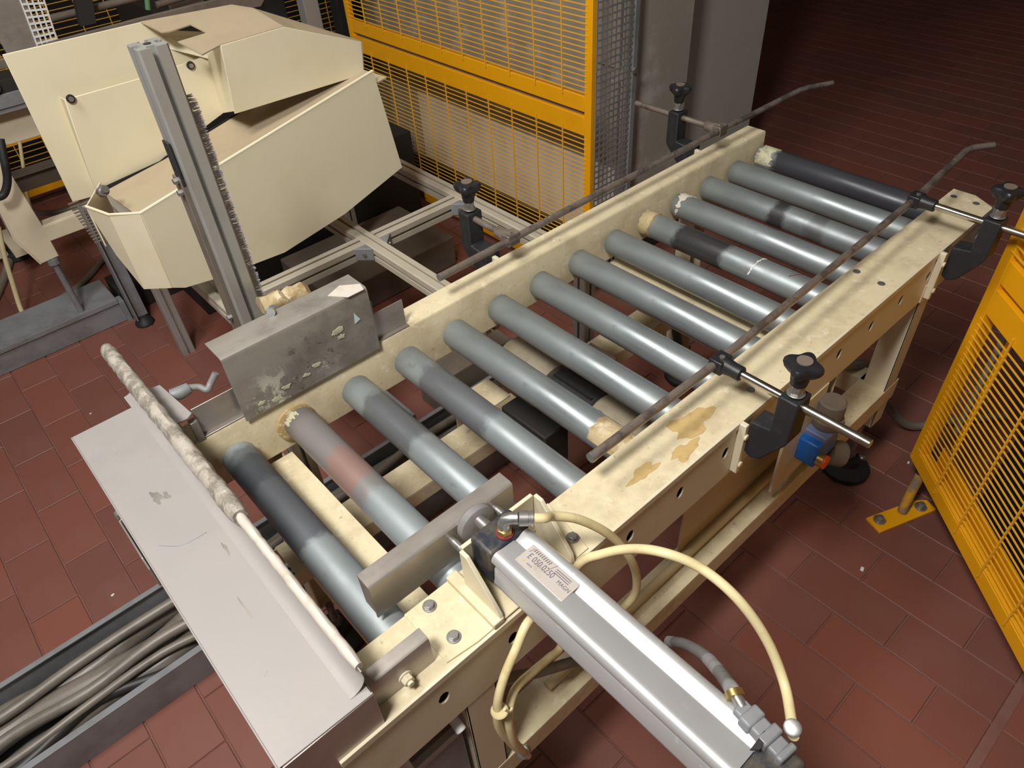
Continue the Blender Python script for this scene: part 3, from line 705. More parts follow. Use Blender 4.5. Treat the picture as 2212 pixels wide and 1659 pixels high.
# hoses
hs = ex + ed * .012
ho = B().tube([hs, hs + ed * .02, (.205, -.085, .894), (.236, -.1, .873), (.273, -.12, .825), (.3, -.135, .765), (.317, -.14, .695), (.318, -.135, .636), (.29, -.118, .60), (.22, -.10, .66), (.165, -.105, .74), (.127, -.115, .772), (.098, -.122, .75), (.07, -.128, .722), (.051, -.132, .679), (.049, -.13, .61), (.066, -.128, .526), (.080, -.126, .47)], .0062, 14, 6).build('air_hose', 'hose')
tag(ho, 'cream air hose leaving the elbow fitting and looping below the cylinder', 'hose')
ho2 = B().tube([(0.2381, -0.4250, 0.7888), (0.2452, -0.4200, 0.7863), (0.2887, -0.3850, 0.7747), (0.2983, -0.3450, 0.8170), (0.2916, -0.3000, 0.8617), (0.2853, -0.2500, 0.8760), (0.2647, -0.2100, 0.8856), (0.2541, -0.1700, 0.8620), (0.2369, -0.1400, 0.8374), (0.2174, -0.1180, 0.8105), (.205, -.104, .72), (.20, -.10, .60), (.165, -.108, .615), (.133, -.116, .638), (.086, -.126, .660), (.062, -.138, .635), (.062, -.14, .57), (.078, -.132, .49), (0.1078, -0.1100, 0.3659)], .0062, 14, 6).build('air_hose', 'hose')
tag(ho2, 'cream air hose arching wide from the rear end of the cylinder', 'hose')
ef = thing('straight_fitting', (0.2800, -0.4300, 0.6572), 'nickel fitting where the arching hose meets the cylinder rear', 'fitting')
p_ = Vector((0.2419, -0.4200, 0.7954)); p2_ = Vector((0.6783, -0.4050, -0.2907))
dd = (p2_ - p_).normalized(); L_ = (p2_ - p_).length
b = B(); b.lathe([(.0075, 0), (.0098, .001), (.0098, L_ * .2), (.0088, L_ * .22), (.0102, L_ * .26), (.0102, L_ * .5), (.0085, L_ * .56), (.0085, L_), (.004, L_ * 1.01)], p_, dd, 24); b.build('fitting_body', 'nut', ef)
# knotted tie and lower fitting
b = B(); b.lathe([(.008, 0), (.011, .002), (.011, .012), (.009, .014)], (0.0976, -0.1120, 0.3994), (.45, .3, -.8), 20); tag(b.build('hose_collar', 'nut'), 'metal collar where the two hoses end above the lower beam', 'fitting')
b = B(); 
b.lathe([(.0105, -.0015), (.012, 0), (.0105, .0015)], (0.0502, -0.1360, 0.6690), (0, 0, 1), 20); b.tube([(0.0492, -0.1500, 0.6978), (0.0544, -0.1520, 0.6849), (0.0608, -0.1500, 0.6823)], .0018, 8, 2); tag(b.build('cable_tie', 'hose'), 'string tie knotted round the two hoses', 'tie')
# magnetic sensor and its conduit at the rear
sn = thing('reed_sensor', (0.1739, -0.4055, 0.8850), 'dusty grey sensor clamped on the rear corner of the cylinder barrel', 'sensor')
b = B()
pA, pB = Vector((0.1766, -0.3812, 0.8820)), Vector((0.1685, -0.4404, 0.8820))
d1 = (pB - pA).normalized(); s1 = Vector((d1.y, -d1.x, 0))
for (a, l, w_, h) in ((.08, .20, .009, .008), (.25, .22, .012, .012), (.45, .20, .010, .010), (.62, .18, .013, .013), (.80, .2, .010, .009), (.95, .12, .012, .012)):
    c = pA.lerp(pB, a); b.obox(c, d1 * (pB - pA).length * l * .55, s1 * w_, (0, 0, h))
b.build('sensor_body', 'duct', sn, bevel=.0025)
b = B(); b.cyl((0.1778, -0.3842, 0.8850), (0.1854, -0.3667, 0.8850), .0062, 16); b.build('plug', 'nut', sn)
b = B(); b.cyl((0.1814, -0.3734, 0.8850), (0.1850, -0.3675, 0.8850), .0098, 24); b.build('knurled_nut', 'brass', sn)
b = B(); b.obox((0.1606, -0.4155, 0.8930), Vector((0.1728, -0.4151, 0.8930)) - Vector((0.1606, -0.4155, 0.8930)), (.0, .0, .0015), (.003, -.003, 0)); b.build('strap', 'cable_dark', sn)
b = B(); b.tube([(0.3332, -0.2000, 0.5727), (0.3093, -0.2400, 0.6478), (0.2667, -0.2900, 0.7436), (0.2283, -0.3300, 0.8129), (0.1854, -0.3667, 0.8850)], .0066, 14, 22, wob=.22); tag(b.build('corrugated_conduit', 'conduit'), 'grey corrugated conduit curving beside the cylinder barrel', 'conduit')
b = B(); b.tube([(.02, -.04, .56), (.10, -.055, .55), (.134, -.06, .53), (.173, -.07, .505), (.26, -.09, .46), (.30, -.10, .43)], .009, 12, 5); tag(b.build('flat_cable_sleeve', 'cable'), 'grey sleeved cable under the near rail behind the hoses', 'cable')

# valve below the first clamp
va = thing('air_regulator', (.86, -.12, .45), 'blue air regulator with grey dial beside the black guide clamp', 'regulator')
c0 = Vector((0.9061, -0.1200, 0.5266)); 
b = B(); b.obox(c0, (.042, 0, 0), (0, .022, 0), (0, 0, .030)); b.build('body', 'blue', va, bevel=.005)
b = B(); b.obox(c0 + Vector((.012, 0, .034)), (.036, 0, 0), (0, .024, 0), (0, 0, .008)); b.build('bonnet_flange', 'bluegrey', va, bevel=.003)
b = B(); b.lathe([(.028, 0), (.030, .004), (.030, .020), (.026, .022), (.024, .024), (.024, .028), (.026, .030), (.026, .060), (.022, .064), (.004, .065)], c0 + Vector((.016, 0, .042)), (0, 0, 1), 30); b.build('knob', 'dust_grey', va)
b = B(); b.cyl(c0 + Vector((-.03, -.022, -.008)), c0 + Vector((-.03, -.034, -.008)), .014, 20); b.build('fitting', 'brass', va)
b = B(); b.cyl(c0 + Vector((-.03, -.034, -.008)), c0 + Vector((-.03, -.040, -.008)), .0145, 20); b.build('release_ring', 'orange', va, label='orange ring')
pg = Vector((0.9733, -0.1500, 0.4703)); b = B(); b.lathe([(.02, 0), (.028, .0), (.028, .03), (.026, .034), (.002, .034)], pg - Vector((.02, -.02, 0)), (.62, -.62, -.25), 30); b.build('gauge', 'dust_grey', va)
b = B(); b.tube([c0 + Vector((.03, 0, 0)), c0 + Vector((.06, -.01, -.01))], .008, 12, 1); b.build('nipple', 'white', va)
b = B(); b.box(.80, .93, -.10, -.094, .44, .66); b.build('bracket', 'cream', va, bevel=.001)
# grey cable leaving under the leg
b = B(); b.tube([(1.05, .12, .40), (1.20, .05, .42), (1.33, .0, .40), (1.418, -.012, .34), (1.50, -.03, .22), (1.58, -.065, .10), (1.66, -.11, .02), (1.76, -.17, .012), (1.9, -.28, .012)], .0125, 14, 6); tag(b.build('grey_cable', 'cable'), 'thick grey cable running from the conveyor leg to behind the yellow guard', 'cable')
# grey device below the near rail, bottom edge of view
gd = thing('terminal_cabinet', (-.04, -.05, .3), 'small grey enclosure hung under the near rail at the lower edge', 'enclosure')
b = B(); b.box(-.11, .016, -.085, .02, .33, .575); b.build('housing', 'duct', gd, bevel=.002)
b = B(); b.box(-.115, .018, -.088, -.075, .575, .588); b.build('lid_edge', 'steel_dusty', gd, bevel=.002)
b = B(); b.cyl((-.075, -.095, .585), (-.075, -.07, .6), .009, 14); b.build('clasp', 'white', gd, bevel=.001)
b = B(); b.cyl((.010, -.095, .60), (.010, -.07, .615), .008, 14); b.build('clasp', 'white', gd, bevel=.001)
# ================================================================== aluminium profile frame
def prof_section(w_, h_, slot=.008, dep=.011):
    """slotted square section, (u, v) loop counter-clockwise, centred"""
    a, c = w_ / 2, h_ / 2; r = .003; s = slot / 2; i_ = slot * 1.05
    P_ = []
    def side(k):
        L = (a, c, a, c)[k]; D = (c, a, c, a)[k]
        pts = [(-L + r, -D), (-s, -D), (-s, -D + .003), (-i_, -D + .0035), (-i_ * .7, -D + dep), (i_ * .7, -D + dep), (i_, -D + .0035), (s, -D + .003), (s, -D), (L - r, -D)]
        out = []
        for u, v in pts:
            for _ in range(k): u, v = -v, u
            out.append((u, v))
        return out
    for k in range(4): P_ += side(k)
    return P_
def profile(parent, p0, p1, w_=.045, h_=.045, m='alu', label=None):
    p0, p1 = Vector(p0), Vector(p1); d = (p1 - p0).normalized()
    v = Vector((0, 0, 1)) if abs(d.z) < .5 else Vector((0, 1, 0)); u = d.cross(v).normalized(); v = u.cross(d)
    bb = B(); bb.quadgrid([[p + u * a + v * c for a, c in prof_section(w_, h_)] for p in (p0, p1)], smooth=False)
    return bb.build('profile', m, parent, label=label)
fr = thing('profile_frame', (.8, 1.2, .55), 'slotted aluminium profile frame crossing between conveyor and yellow fence', 'frame')
FZ = .6 - .0225
profile(fr, (.667, .60, FZ), (.667, 2.0, FZ), m='alu_dusty'); profile(fr, (.247, .70, FZ), (.247, 2.0, FZ), m='alu_dusty'); profile(fr, (1.005, .60, FZ), (1.005, 2.5, FZ), m='alu_dusty')
profile(fr, (.270, 1.131, FZ), (.644, 1.131, FZ), m='alu_dusty'); profile(fr, (.690, 1.131, FZ), (.982, 1.131, FZ), m='alu_dusty')
for x, y in ((.247, 1.9), (1.005, 1.9), (1.005, .62)): profile(fr, (x, y, 0.0), (x, y, FZ - .0225))
def corner(x, y, sx, sy):
    bb = B(); q = .036; z = .598
    bb.prism([(x, y, z), (x + sx * q, y, z), (x, y + sy * q, z)], (0, 0, -.003)); bb.prism([(x, y, z - .036), (x + sx * q, y, z - .036), (x, y + sy * q, z - .036)], (0, 0, -.003))
    bb.obox((x + sx * q * .5, y + sy * q * .5, z - .018), (sx * q * .5, -sy * q * .5, 0), (sx * .0015, sy * .0015, 0), (0, 0, .0175))
    o = bb.build('corner_bracket', 'duct', fr, bevel=.001)
    bb = B(); bb.cyl((x + sx * q * .5, y + sy * q * .5, z - .018), (x + sx * (q * .5 + .004), y + sy * (q * .5 + .004), z - .018), .006, 14); bb.build('screw', 'nut', o)
corner(.6445, 1.1085, -1, -1); corner(.6895, 1.1085, 1, -1); corner(.9825, 1.1085, -1, -1)
# upright with the strip brush
up = thing('brush_post', (.152, .67, .62), 'upright aluminium profile post with grey strip brush before the cream machine', 'post')
UX, UY = .1523, .6715
p_ = B(); p_.quadgrid([[(UX + a, UY + c, z) for a, c in prof_section(.045, .045)] for z in (0.006, 1.3246)], smooth=False); upost = p_.build('profile', 'alu', up)
b = B(); b.cyl((UX, UY, 1.318), (UX, UY, 1.3256), .0055, 16); b.build('bore', 'cable_dark', upost)
b = B(); b.box(UX - .05, UX + .05, UY - .05, UY + .05, 0, .006); b.build('base_plate', 'duct', up, bevel=.001)
b = B(); b.box(UX + .0225, UX + .029, UY - .002, UY + .008, .78, 1.245); b.build('brush_holder', 'duct', up, bevel=.001)
b = B(); rb2 = random.Random(3)
for i in range(1100):
    z = .79 + (1.245 - .79) * rb2.random(); y0 = UY + .003 + rb2.uniform(-.003, .003); L_ = .013 + rb2.uniform(-.002, .002)
    if z > 1.238: L_ *= .7
    p0 = Vector((UX + .028, y0, z)); p1 = p0 + Vector((L_, rb2.uniform(-.0025, .0025), rb2.uniform(-.003, .001)))
    b.cyl(p0, p1, .0006, 3)
b.build('bristles', 'bristle', up, kind='stuff')
b = B(); b.box(UX - .030, UX - .0225, UY - .010, UY + .022, .70, 1.13); b.build('side_strip', 'dust_grey', up, bevel=.001)
b = B(); b.prism([(UX - .028, UY - .012, 1.19), (UX - .028, UY + .010, 1.19), (UX - .028, UY + .012, 1.10), (UX - .028, UY - .012, 1.12)], (.004, 0, 0)); b.build('clip', 'dark', up, bevel=.001)
b = B()
for z in (1.128, 1.108, .86, .81): b.cyl((UX - .038, UY - .002, z), (UX - .028, UY - .002, z), .0052, 6)
b.build('screws', 'nut', up)

# ================================================================== cream machine with chute
mc = thing('cream_machine', (.6, 1.5, .6), 'large cream sheet metal machine housing with open chute behind the aluminium post', 'machine')
YC, YB, YD = 1.15, 1.45, 1.50
def sheet(name, pts, m='cream_machine', th=.004, label=None, bevel=.0008, parent=None):
    bb = B(); bb.sheet(pts, th); return bb.build(name, m, parent or mc, bevel=bevel, label=label)
cA = [(0.1444, 1.1500, 0.8834), (0.4553, 1.1500, 0.9488), (0.7897, 1.1500, 1.0135), (0.8269, 1.1500, 0.7442), (0.6242, 1.1500, 0.6833), (0.4317, 1.1500, 0.6512), (0.2491, 1.1500, 0.6618), (0.1691, 1.1500, 0.6731), (0.1418, 1.1500, 0.6868)]
sheet('chute_front', cA, th=.005)
zt = cA[0][2]
P235 = Vector((0.0844, 1.1476, 0.9046)); P185 = Vector((0.0616, 1.2275, 0.9046))
kx = zt
def onz(p, z): return Vector((p[0], p[1], z))
ZT_ = (0.3757, 1.4500, 1.1709)[2]
b = B(); b.sheet([(.0921, 1.1959, .8834), (.1444, 1.15, .8834), (.1418, 1.15, .6868), (.0921, 1.1959, .6868)], .004); b.build('chute_nose', 'cream_machine', mc)
b = B(); b.sheet([(.0686, 1.2782, .8834), (.0921, 1.1959, .8834), (.0921, 1.1959, .6868), (.078, 1.25, .765)], .004); b.build('chute_nose', 'cream_machine', mc)
b = B(); b.sheet([(.072, 1.278, .872), (.137, 1.40, .850), (.3002, 1.40, .8755), (.8067, 1.40, .9863), (.83, 1.155, .985), (.1444, 1.154, .865), (.095, 1.197, .865)][1:6], .003)
b.build('chute_floor', 'cream_top', mc)
b = B(); b.sheet([(.0686, 1.2782, .8834), (.137, 1.40, .875), (.137, 1.40, .80), (.0686, 1.2782, .78)], .003); b.build('chute_back', 'cream_machine', mc)
# rolled rim along the chute front
b = B(); rp = [(.0686, 1.278, .8834), (.0921, 1.196, .8834), (.1444, 1.150, .8834), (0.7897, 1.1500, 1.0135)]
b.tube(rp, .0035, 8, 1); b.build('rim', 'cream_machine', mc)
sheet('back_panel', [(0.0779, 1.4500, 1.1749), (0.3757, 1.4500, 1.1709), (0.3979, 1.4500, 1.1516), (0.4361, 1.4500, 1.1027), (0.5067, 1.4500, 1.0586), (0.4959, 1.4500, 0.9197), (0.1329, 1.4500, 0.8283), (0.0699, 1.4500, 0.8331)], th=.004)
sheet('front_cover', [(0.1484, 1.4200, 1.0660), (0.3403, 1.4200, 1.0653), (0.4909, 1.4200, 1.0730), (0.4859, 1.4200, 0.9317), (0.3082, 1.4200, 0.8751), (0.2904, 1.4200, 0.8666), (0.1231, 1.4200, 0.8523)], th=.004)
sheet('cover_side', [(0.1484, 1.4200, 1.0660), (0.1231, 1.4200, 0.8523), (.146, 1.448, (0.1231, 1.4200, 0.8523)[2]), (.146, 1.448, (0.1484, 1.4200, 1.0660)[2])][0:4], th=.002)
D0, D1 = (0.4694, 1.2500, 1.1344), (0.6301, 1.2500, 1.1362)
b = B(); b.sheet([(0.4909, 1.4200, 1.0730), D0, (0.4552, 1.2500, 0.9890), (0.4859, 1.4200, 0.9317)], .003); b.build('recess_side', 'cream_machine', mc)
sheet('side_cover', [D0, D1, (0.8301, 1.2500, 1.0540), (0.8205, 1.2500, 0.9756), (0.4531, 1.2500, 0.9830)], th=.003)
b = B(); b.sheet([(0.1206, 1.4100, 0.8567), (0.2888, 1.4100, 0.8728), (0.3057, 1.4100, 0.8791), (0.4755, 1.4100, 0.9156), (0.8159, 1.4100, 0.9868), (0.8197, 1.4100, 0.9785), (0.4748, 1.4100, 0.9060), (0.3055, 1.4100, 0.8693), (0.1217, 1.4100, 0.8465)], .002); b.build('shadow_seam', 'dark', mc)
zt2 = D0[2]
b = B(); b.sheet([(0.3757, 1.4500, 1.1709), (0.3923, 1.3751, 1.1570), (0.4085, 1.3695, 1.1562), (0.4619, 1.3749, 1.1578), (0.4724, 1.3179, 1.1472), (0.4008, 1.3156, 1.1460), (0.4165, 1.2322, 1.1305), D0, D1, (0.6198, 1.3736, 1.1593), (0.5879, 1.4160, 1.1669)], .003)
b.build('top_sheet', 'cream_top', mc)
b = B(); b.sheet([D1, (0.8301, 1.2500, 1.0540), (0.8770, 1.3400, 1.0282), (0.6198, 1.3736, 1.1593)], .003); b.build('top_sheet', 'cream_top', mc, label='sloping end of the top sheet')
b = B(); b.sheet([(0.4001, 1.4600, 1.1473), (0.5280, 1.4000, 1.1214), (0.4910, 1.4000, 1.0683), (0.4021, 1.4600, 1.1092)], .003); b.build('inner_tray', 'cream_machine', mc)
b = B(); b.sheet([(0.8324, 1.2520, 1.0520), (0.8219, 1.2520, 0.9760), (0.8591, 1.3400, 0.9393), (0.8740, 1.3400, 1.0277)], .003); b.build('end_panel', 'cream_machine', mc)
for u, v in ((152, 213), (411, 141)):
    pass
for pt in ((0.1593, 1.4160, 1.0658), (0.4434, 1.4160, 1.0633)):
    b = B(); b.cyl(pt, Vector(pt) - Vector((0, .004, 0)), .0095, 20); s0_ = b.build('fastener_ring', 'dark', mc)
    b = B(); b.cyl(Vector(pt) - Vector((0, .004, 0)), Vector(pt) - Vector((0, .008, 0)), .0055, 16); b.build('fastener', 'nut', s0_)
b = B(); b.cyl((0.1081, 1.2600, 0.9096), (0.1108, 1.2400, 0.9199), .012, 14); b.cyl((0.1095, 1.2400, 0.9193), (0.1139, 1.2300, 0.9255), .008, 14); b.build('hinge_bolt', 'nut', mc)
b = B()
for i in range(14):
    t_ = i / 13
    b.obox(Vector((0.0674, 1.4300, 0.8388)).lerp(Vector((0.0781, 1.4000, 0.7411)), t_), (.012, 0, 0), (0, .003, 0), (0, 0, .0012))
b.build('grip_strip', 'dust_grey', mc)
# dusty rail along the back of the housing
b = B(); b.sheet([(0.0420, 1.7500, 1.0903), (0.2444, 1.7500, 1.1066), (0.4612, 1.7500, 1.1099), (0.6873, 1.7500, 1.1097), (0.8457, 1.7500, 1.1048), (0.8039, 1.7500, 1.0678), (0.4517, 1.7500, 1.0867), (0.0347, 1.7500, 1.0759)], .02); b.build('rear_rail', 'dust_grey', mc)
# angle leg behind the chute
lg = thing('angle_leg', (.2, 2.2, 0), 'grey steel angle leg on a round foot behind the chute nose', 'leg')
b = B(); b.box(.175, .181, 2.17, 2.23, .03, .50); b.box(.181, .225, 2.195, 2.201, .03, .50); b.build('angle', 'duct', lg, bevel=.001)
b = B(); b.lathe([(.034, 0), (.036, .006), (.030, .018), (.012, .030), (.004, .033)], (.20, 2.19, 0), (0, 0, 1), 24); b.build('round_foot', 'rubber', lg)

# ================================================================== yellow safety fence
def guard(root, A, d, n_, L, z0, z1, band0, band1, sl0, sl1, mesh_m='yellow_wire', pitch=.0168, vp=.127, v0=.05, gaps=(), depth=.022):
    """sheet frame with horizontal wires; A = lower start corner, d = unit vector along, n_ = unit outward normal"""
    A, d, n_ = Vector(A), Vector(d), Vector(n_)
    def bar(s0, s1, za, zb, name, m='yellow', t=depth, off=0, bev=.0015):
        bb = B(); c = A + d * ((s0 + s1) / 2) + n_ * off + Vector((0, 0, (za + zb) / 2 - A.z))
        bb.obox(c, d * ((s1 - s0) / 2), n_ * (t / 2), (0, 0, (zb - za) / 2)); return bb.build(name, m, root, bevel=bev)
    bar(0, .030, z0, z1, 'frame_post'); bar(L - .030, L, z0, z1, 'frame_post')
    bar(.030, L - .030, z0, z0 + .042, 'frame_bar')
    bar(.030, L - .030, band0, sl0, 'frame_bar'); bar(.030, L - .030, sl1, band1, 'frame_bar'); bar(.030, L - .030, z1 - .04, z1, 'frame_bar')
    bar(.045, L - .045, sl0, sl1, 'slot_strip', 'dust_grey', depth * .4, -depth * .25, 0)
    # wires
    wb = B(); h = (L - .04) / 2; q = .0014
    wb.obox((0, 0, 0), d * h, n_ * q, (0, 0, q)); w0 = None
    z = z0 + .05
    while z < z1 - .045:
        if not (band0 - .004 < z < band1 + .004):
            p = A + d * (L / 2) + n_ * (depth / 2); p.z = z
            if w0 is None: w0 = wb.build('wire', mesh_m, root); w0.location = p
            else: inst(w0, p, root)
        z += pitch
    for (za, zb) in ((z0 + .02, band0 + .02), (band1 - .01, z1 - .02)):
        vb = B(); vb.obox((0, 0, 0), d * .0018, n_ * .0018, (0, 0, (zb - za) / 2)); v_ = None
        s = v0
        while s < L - .03:
            p = A + d * s + n_ * (depth / 2 + .003); p.z = (za + zb) / 2
            if v_ is None: v_ = vb.build('cross_wire', mesh_m, root); v_.location = p
            else: inst(v_, p, root)
            s += vp
fn = thing('safety_fence', (1.5, 1.75, 0), 'tall yellow wire mesh safety fence with horizontal bands beside the white pillar', 'fence')
guard(fn, (1.5, 1.056, .05), (0, 1, 0), (-1, 0, 0), 1.42, .05, 1.75, .632, .760, .695, .710, v0=.125)
b = B()   # perforated side sheet
px0, px1, pz0, pz1 = 1.505, 1.672, .05, 1.75
nx = 8; stx = (px1 - px0) / nx
for i in range(nx + 1): b.box(px0 + i * stx - .0026, px0 + i * stx + .0026, 1.050, 1.052, pz0, pz1)
z = pz0
while z < pz1: b.box(px0, px1, 1.0498, 1.0522, z - .0028, z + .0028); z += stx
b.box(px1 - .002, px1 + .016, 1.046, 1.056, pz0, pz1)
b.build('perforated_sheet', 'duct', fn)
b = B(); b.cyl((1.672, 1.046, .80), (1.672, 1.036, .80), .010, 6); b.build('bolt', 'nut', fn)
cb = thing('grey_cabinet', (1.9, 1.8, 0), 'grey sheet metal cabinet standing behind the yellow mesh fence', 'cabinet')
b = B(); b.box(1.70, 2.04, 1.10, 2.70, .10, 2.0); b.build('body', 'grey_panel', cb, bevel=.004)
b = B(); b.box(1.688, 1.70, 1.12, 2.32, .12, .43); b.build('lower_panel', 'white_panel', cb, bevel=.003, label='white lower panel')
b = B(); b.box(1.690, 1.70, 1.12, 2.68, .46, .74); b.build('middle_panel', 'grey_panel', cb, bevel=.003)
b = B(); b.box(1.692, 1.70, 1.12, 2.68, .78, 1.95); b.build('upper_panel', 'grey_panel', cb, bevel=.003)
b = B(); b.box(1.705, 2.03, 1.12, 2.68, 0.0, .10); b.build('plinth', 'dark', cb)
# posts left of the fence
b = B(); b.box(1.47, 1.53, 2.50, 2.56, 0, 1.9); tag(b.build('black_post', 'blackvoid', bevel=.003), 'black square post at the left end of the yellow fence', 'post')
b = B(); b.box(1.36, 1.43, 2.58, 2.64, 0, 1.9); tag(b.build('steel_post', 'steel_dusty', bevel=.003), 'worn steel post behind the cream machine end', 'post')
dm = thing('rear_machine', (1.2, 3.1, 0), 'dark machine in the shade behind the cream housing', 'machine')
b = B(); b.box(.85, 1.36, 2.75, 3.4, .0, .86); b.build('body', 'dark', dm, bevel=.006)
b = B(); b.tube([(.80, 2.66, .93), (1.38, 2.66, .955)], .012, 12, 1); b.build('rail_bar', 'dust_grey', dm)
b = B(); b.box(.88, 1.0, 2.7, 2.78, .86, .98); b.box(1.14, 1.22, 2.7, 2.8, .86, .93); b.build('blocks', 'dust_grey', dm, bevel=.004)
rf = thing('rear_fence', (1.1, 3.6, 0), 'distant yellow wire fence seen above the cream machine', 'fence')
guard(rf, (2.1, 3.6, .05), (-1, 0, 0), (0, -1, 0), 2.1, .05, 1.9, .30, .36, .325, .335, pitch=.026, v0=.1)
b = B(); b.box(-.3, 3.6, 3.9, 3.94, 0, 2.4); tag(b.build('dark_backdrop', 'blackvoid'), 'added black partition behind the distant yellow fence', 'backdrop')  # black sheet added where the background is only dark
# top-left stainless guard with perforated strip, rod and post
tg = thing('steel_guard', (.25, 2.2, .9), 'brushed stainless guard with white perforated strip at the upper left corner', 'guard')
b = B(); b.sheet([(0.1819, 2.2000, 1.1708), (0.3000, 2.2000, 1.1466), (0.2830, 2.2000, 0.9819), (0.1894, 2.2000, 0.9820)], .004); b.build('sheet', 'steel', tg)
pl0, pl1, pl2, pl3 = [Vector(p) for p in ((0.2876, 2.1950, 1.1498), (0.3481, 2.1950, 1.1375), (0.3317, 2.1950, 0.9935), (0.2737, 2.1950, 0.9906))]
b = B(); th_ = Vector((0, .001, 0))
for i in range(5):
    p, q = pl0.lerp(pl1, i / 4), pl3.lerp(pl2, i / 4); b.obox((p + q) / 2, (q - p) / 2, (.0022, 0, 0), th_)
for j in range(10):
    p, q = pl0.lerp(pl3, j / 9), pl1.lerp(pl2, j / 9); b.obox((p + q) / 2, (q - p) / 2, (0, 0, .0028), th_ * 1.1)
b.build('perforated_strip', 'white', tg)
b = B(); b.tube([(0.4014, 2.5000, 0.9995), (0.7010, 2.5000, 1.0014)], .012, 12, 1); tag(b.build('dark_rod', 'dust_grey'), 'dark guide rod crossing in front of the distant fence, upper left', 'rod')
b = B(); b.sheet([(0.4869, 2.4500, 1.0730), (0.5391, 2.4500, 1.0623), (0.5170, 2.4500, 0.9699), (0.4661, 2.4500, 0.9700)], .03); tag(b.build('black_holder', 'dark'), 'black rod holder in front of the distant fence, upper left', 'holder')
b = B(); b.tube([(0.6991, 2.4000, 1.0223), (0.6868, 2.4000, 0.9797)], .009, 12, 1); tag(b.build('green_tube', mat('green_tube', (90, 140, 96), .5)), 'short green tube above the cream machine', 'tube')

# ================================================================== right yellow guard
rgd = thing('yellow_guard', (1.3, -.3, 0), 'yellow wire mesh machine guard at the right edge standing on a bolted foot', 'guard')
dx, dy = -.6807, -.7326
guard(rgd, (1.4108, -.1954, .15), (dx, dy, 0), (dy, -dx, 0), 1.35, .15, 1.35, .637, .770, .700, .715, v0=.142, vp=.118, depth=.03)
b = B(); b.tube([(1.345, -.236, .012), (1.362, -.232, .08), (1.385, -.232, .152)], .0125, 18, 2); b.build('foot_post', mat('worn_yellow_post', (206, 150, 40), .6, 0, [((120, 112, 100), 14, .42, .6, .9)]), rgd)
b = B(); b.cyl((1.379, -.232, .135), (1.384, -.232, .15), .016, 18); b.build('post_collar', 'rubber', rgd)
pc = [(1.262, -.180), (1.244, -.228), (1.418, -.295), (1.432, -.262), (1.405, -.238)]
b = B(); b.prism([(x, y, .0) for x, y in pc], (0, 0, .009)); b.build('foot_plate', 'yellow', rgd, bevel=.0015)
for x, y in ((1.278, -.208), (1.395, -.262)):
    b = B(); b.lathe([(.016, 0), (.016, .003), (.012, .0035), (.012, .008), (.009, .014), (.003, .016)], (x, y, .009), (0, 0, 1), 20); b.build('anchor_bolt', 'nut', rgd)
gd_ = Vector((dx, dy, 0)); gn = Vector((dy, -dx, 0)); g0 = Vector((1.4108, -.1954, 0))
b = B(); b.obox(g0 + gd_ * .055 - gn * .05 + Vector((0, 0, .42)), gd_ * .008, gn * .003, (0, 0, .20)); b.build('inner_upright', 'yellow', rgd, bevel=.001)
b = B()
for i in range(17): b.obox(g0 + gd_ * .030 - gn * .05 + Vector((0, 0, .27 + i * .02)), gd_ * .009, gn * .002, (0, 0, .0065))
b.build('inner_strip', 'duct', rgd, kind='stuff')
b = B(); b.obox(g0 + gd_ * .68 - gn * .025 + Vector((0, 0, .205)), gd_ * .63, gn * .0015, (0, 0, .03)); b.build('back_sheet', 'yellow', rgd, bevel=.0005)
db = thing('guard_dark_backing', g0 + gd_ * .7 - gn * .4, 'black body added behind the yellow guard at the right edge to keep the machine interior dark', 'machine')
b = B(); b.obox(g0 + gd_ * .72 - gn * .42 + Vector((0, 0, .48)), gd_ * .60, gn * .30, (0, 0, .40)); b.build('body', 'blackvoid', db, bevel=.01)  # black box added so the view through the mesh stays dark
b = B(); b.obox(g0 + gd_ * .72 - gn * .42 + Vector((0, 0, .04)), gd_ * .55, gn * .26, (0, 0, .04)); b.build('plinth', 'dark', db)

# ================================================================== floor ducts
dl = thing('cable_duct', (-.4, 2.36, 0), 'long closed grey cable duct on the floor under the cream table', 'duct')
b = B(); b.box(-1.6, .16, 2.262, 2.268, 0, .092); b.box(-1.6, .16, 2.44, 2.446, 0, .092); b.box(-1.6, .16, 2.262, 2.446, 0.0, .003); b.build('tray', 'duct', dl, bevel=.001)
b = B(); b.box(-1.6, .155, 2.255, 2.452, .099, .103); b.box(-1.6, .155, 2.255, 2.259, .084, .099); b.build('lid', 'duct', dl, bevel=.001)
b = B(); b.box(.156, .175, 2.25, 2.30, .0, .09); b.build('end_block', 'duct', dl, bevel=.001)
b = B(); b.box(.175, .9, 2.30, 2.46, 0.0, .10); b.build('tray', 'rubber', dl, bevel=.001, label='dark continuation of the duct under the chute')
op = thing('open_cable_duct', (0, .78, 0), 'open grey floor duct packed with cables, passing under the conveyor', 'duct')
b = B(); b.box(-1.3, .9, .655, .660, 0, .098); b.box(-1.3, .9, .655, .672, .096, .1); b.build('side_wall', 'duct', op, bevel=.0008)
b = B(); b.box(-1.3, .9, .898, .902, 0, .098); b.box(-1.3, .9, .888, .902, .096, .1); b.build('side_wall', 'duct', op, bevel=.0008)
b = B(); b.box(-1.3, .9, .66, .898, 0.0, .003); b.build('bottom', 'duct', op)
rc = random.Random(9)
cabs = [(.862, .026, 0), (.805, .030, .0), (.745, .024, .0), (.695, .020, 0), (.715, .012, .035), (.676, .007, .05), (.835, .013, .058), (.77, .014, .058), (.73, .010, .055)]
cols_ = ['cable', 'cable', 'cable', 'cable', 'cable_dark', 'hose', 'cable', 'cable', 'cable']
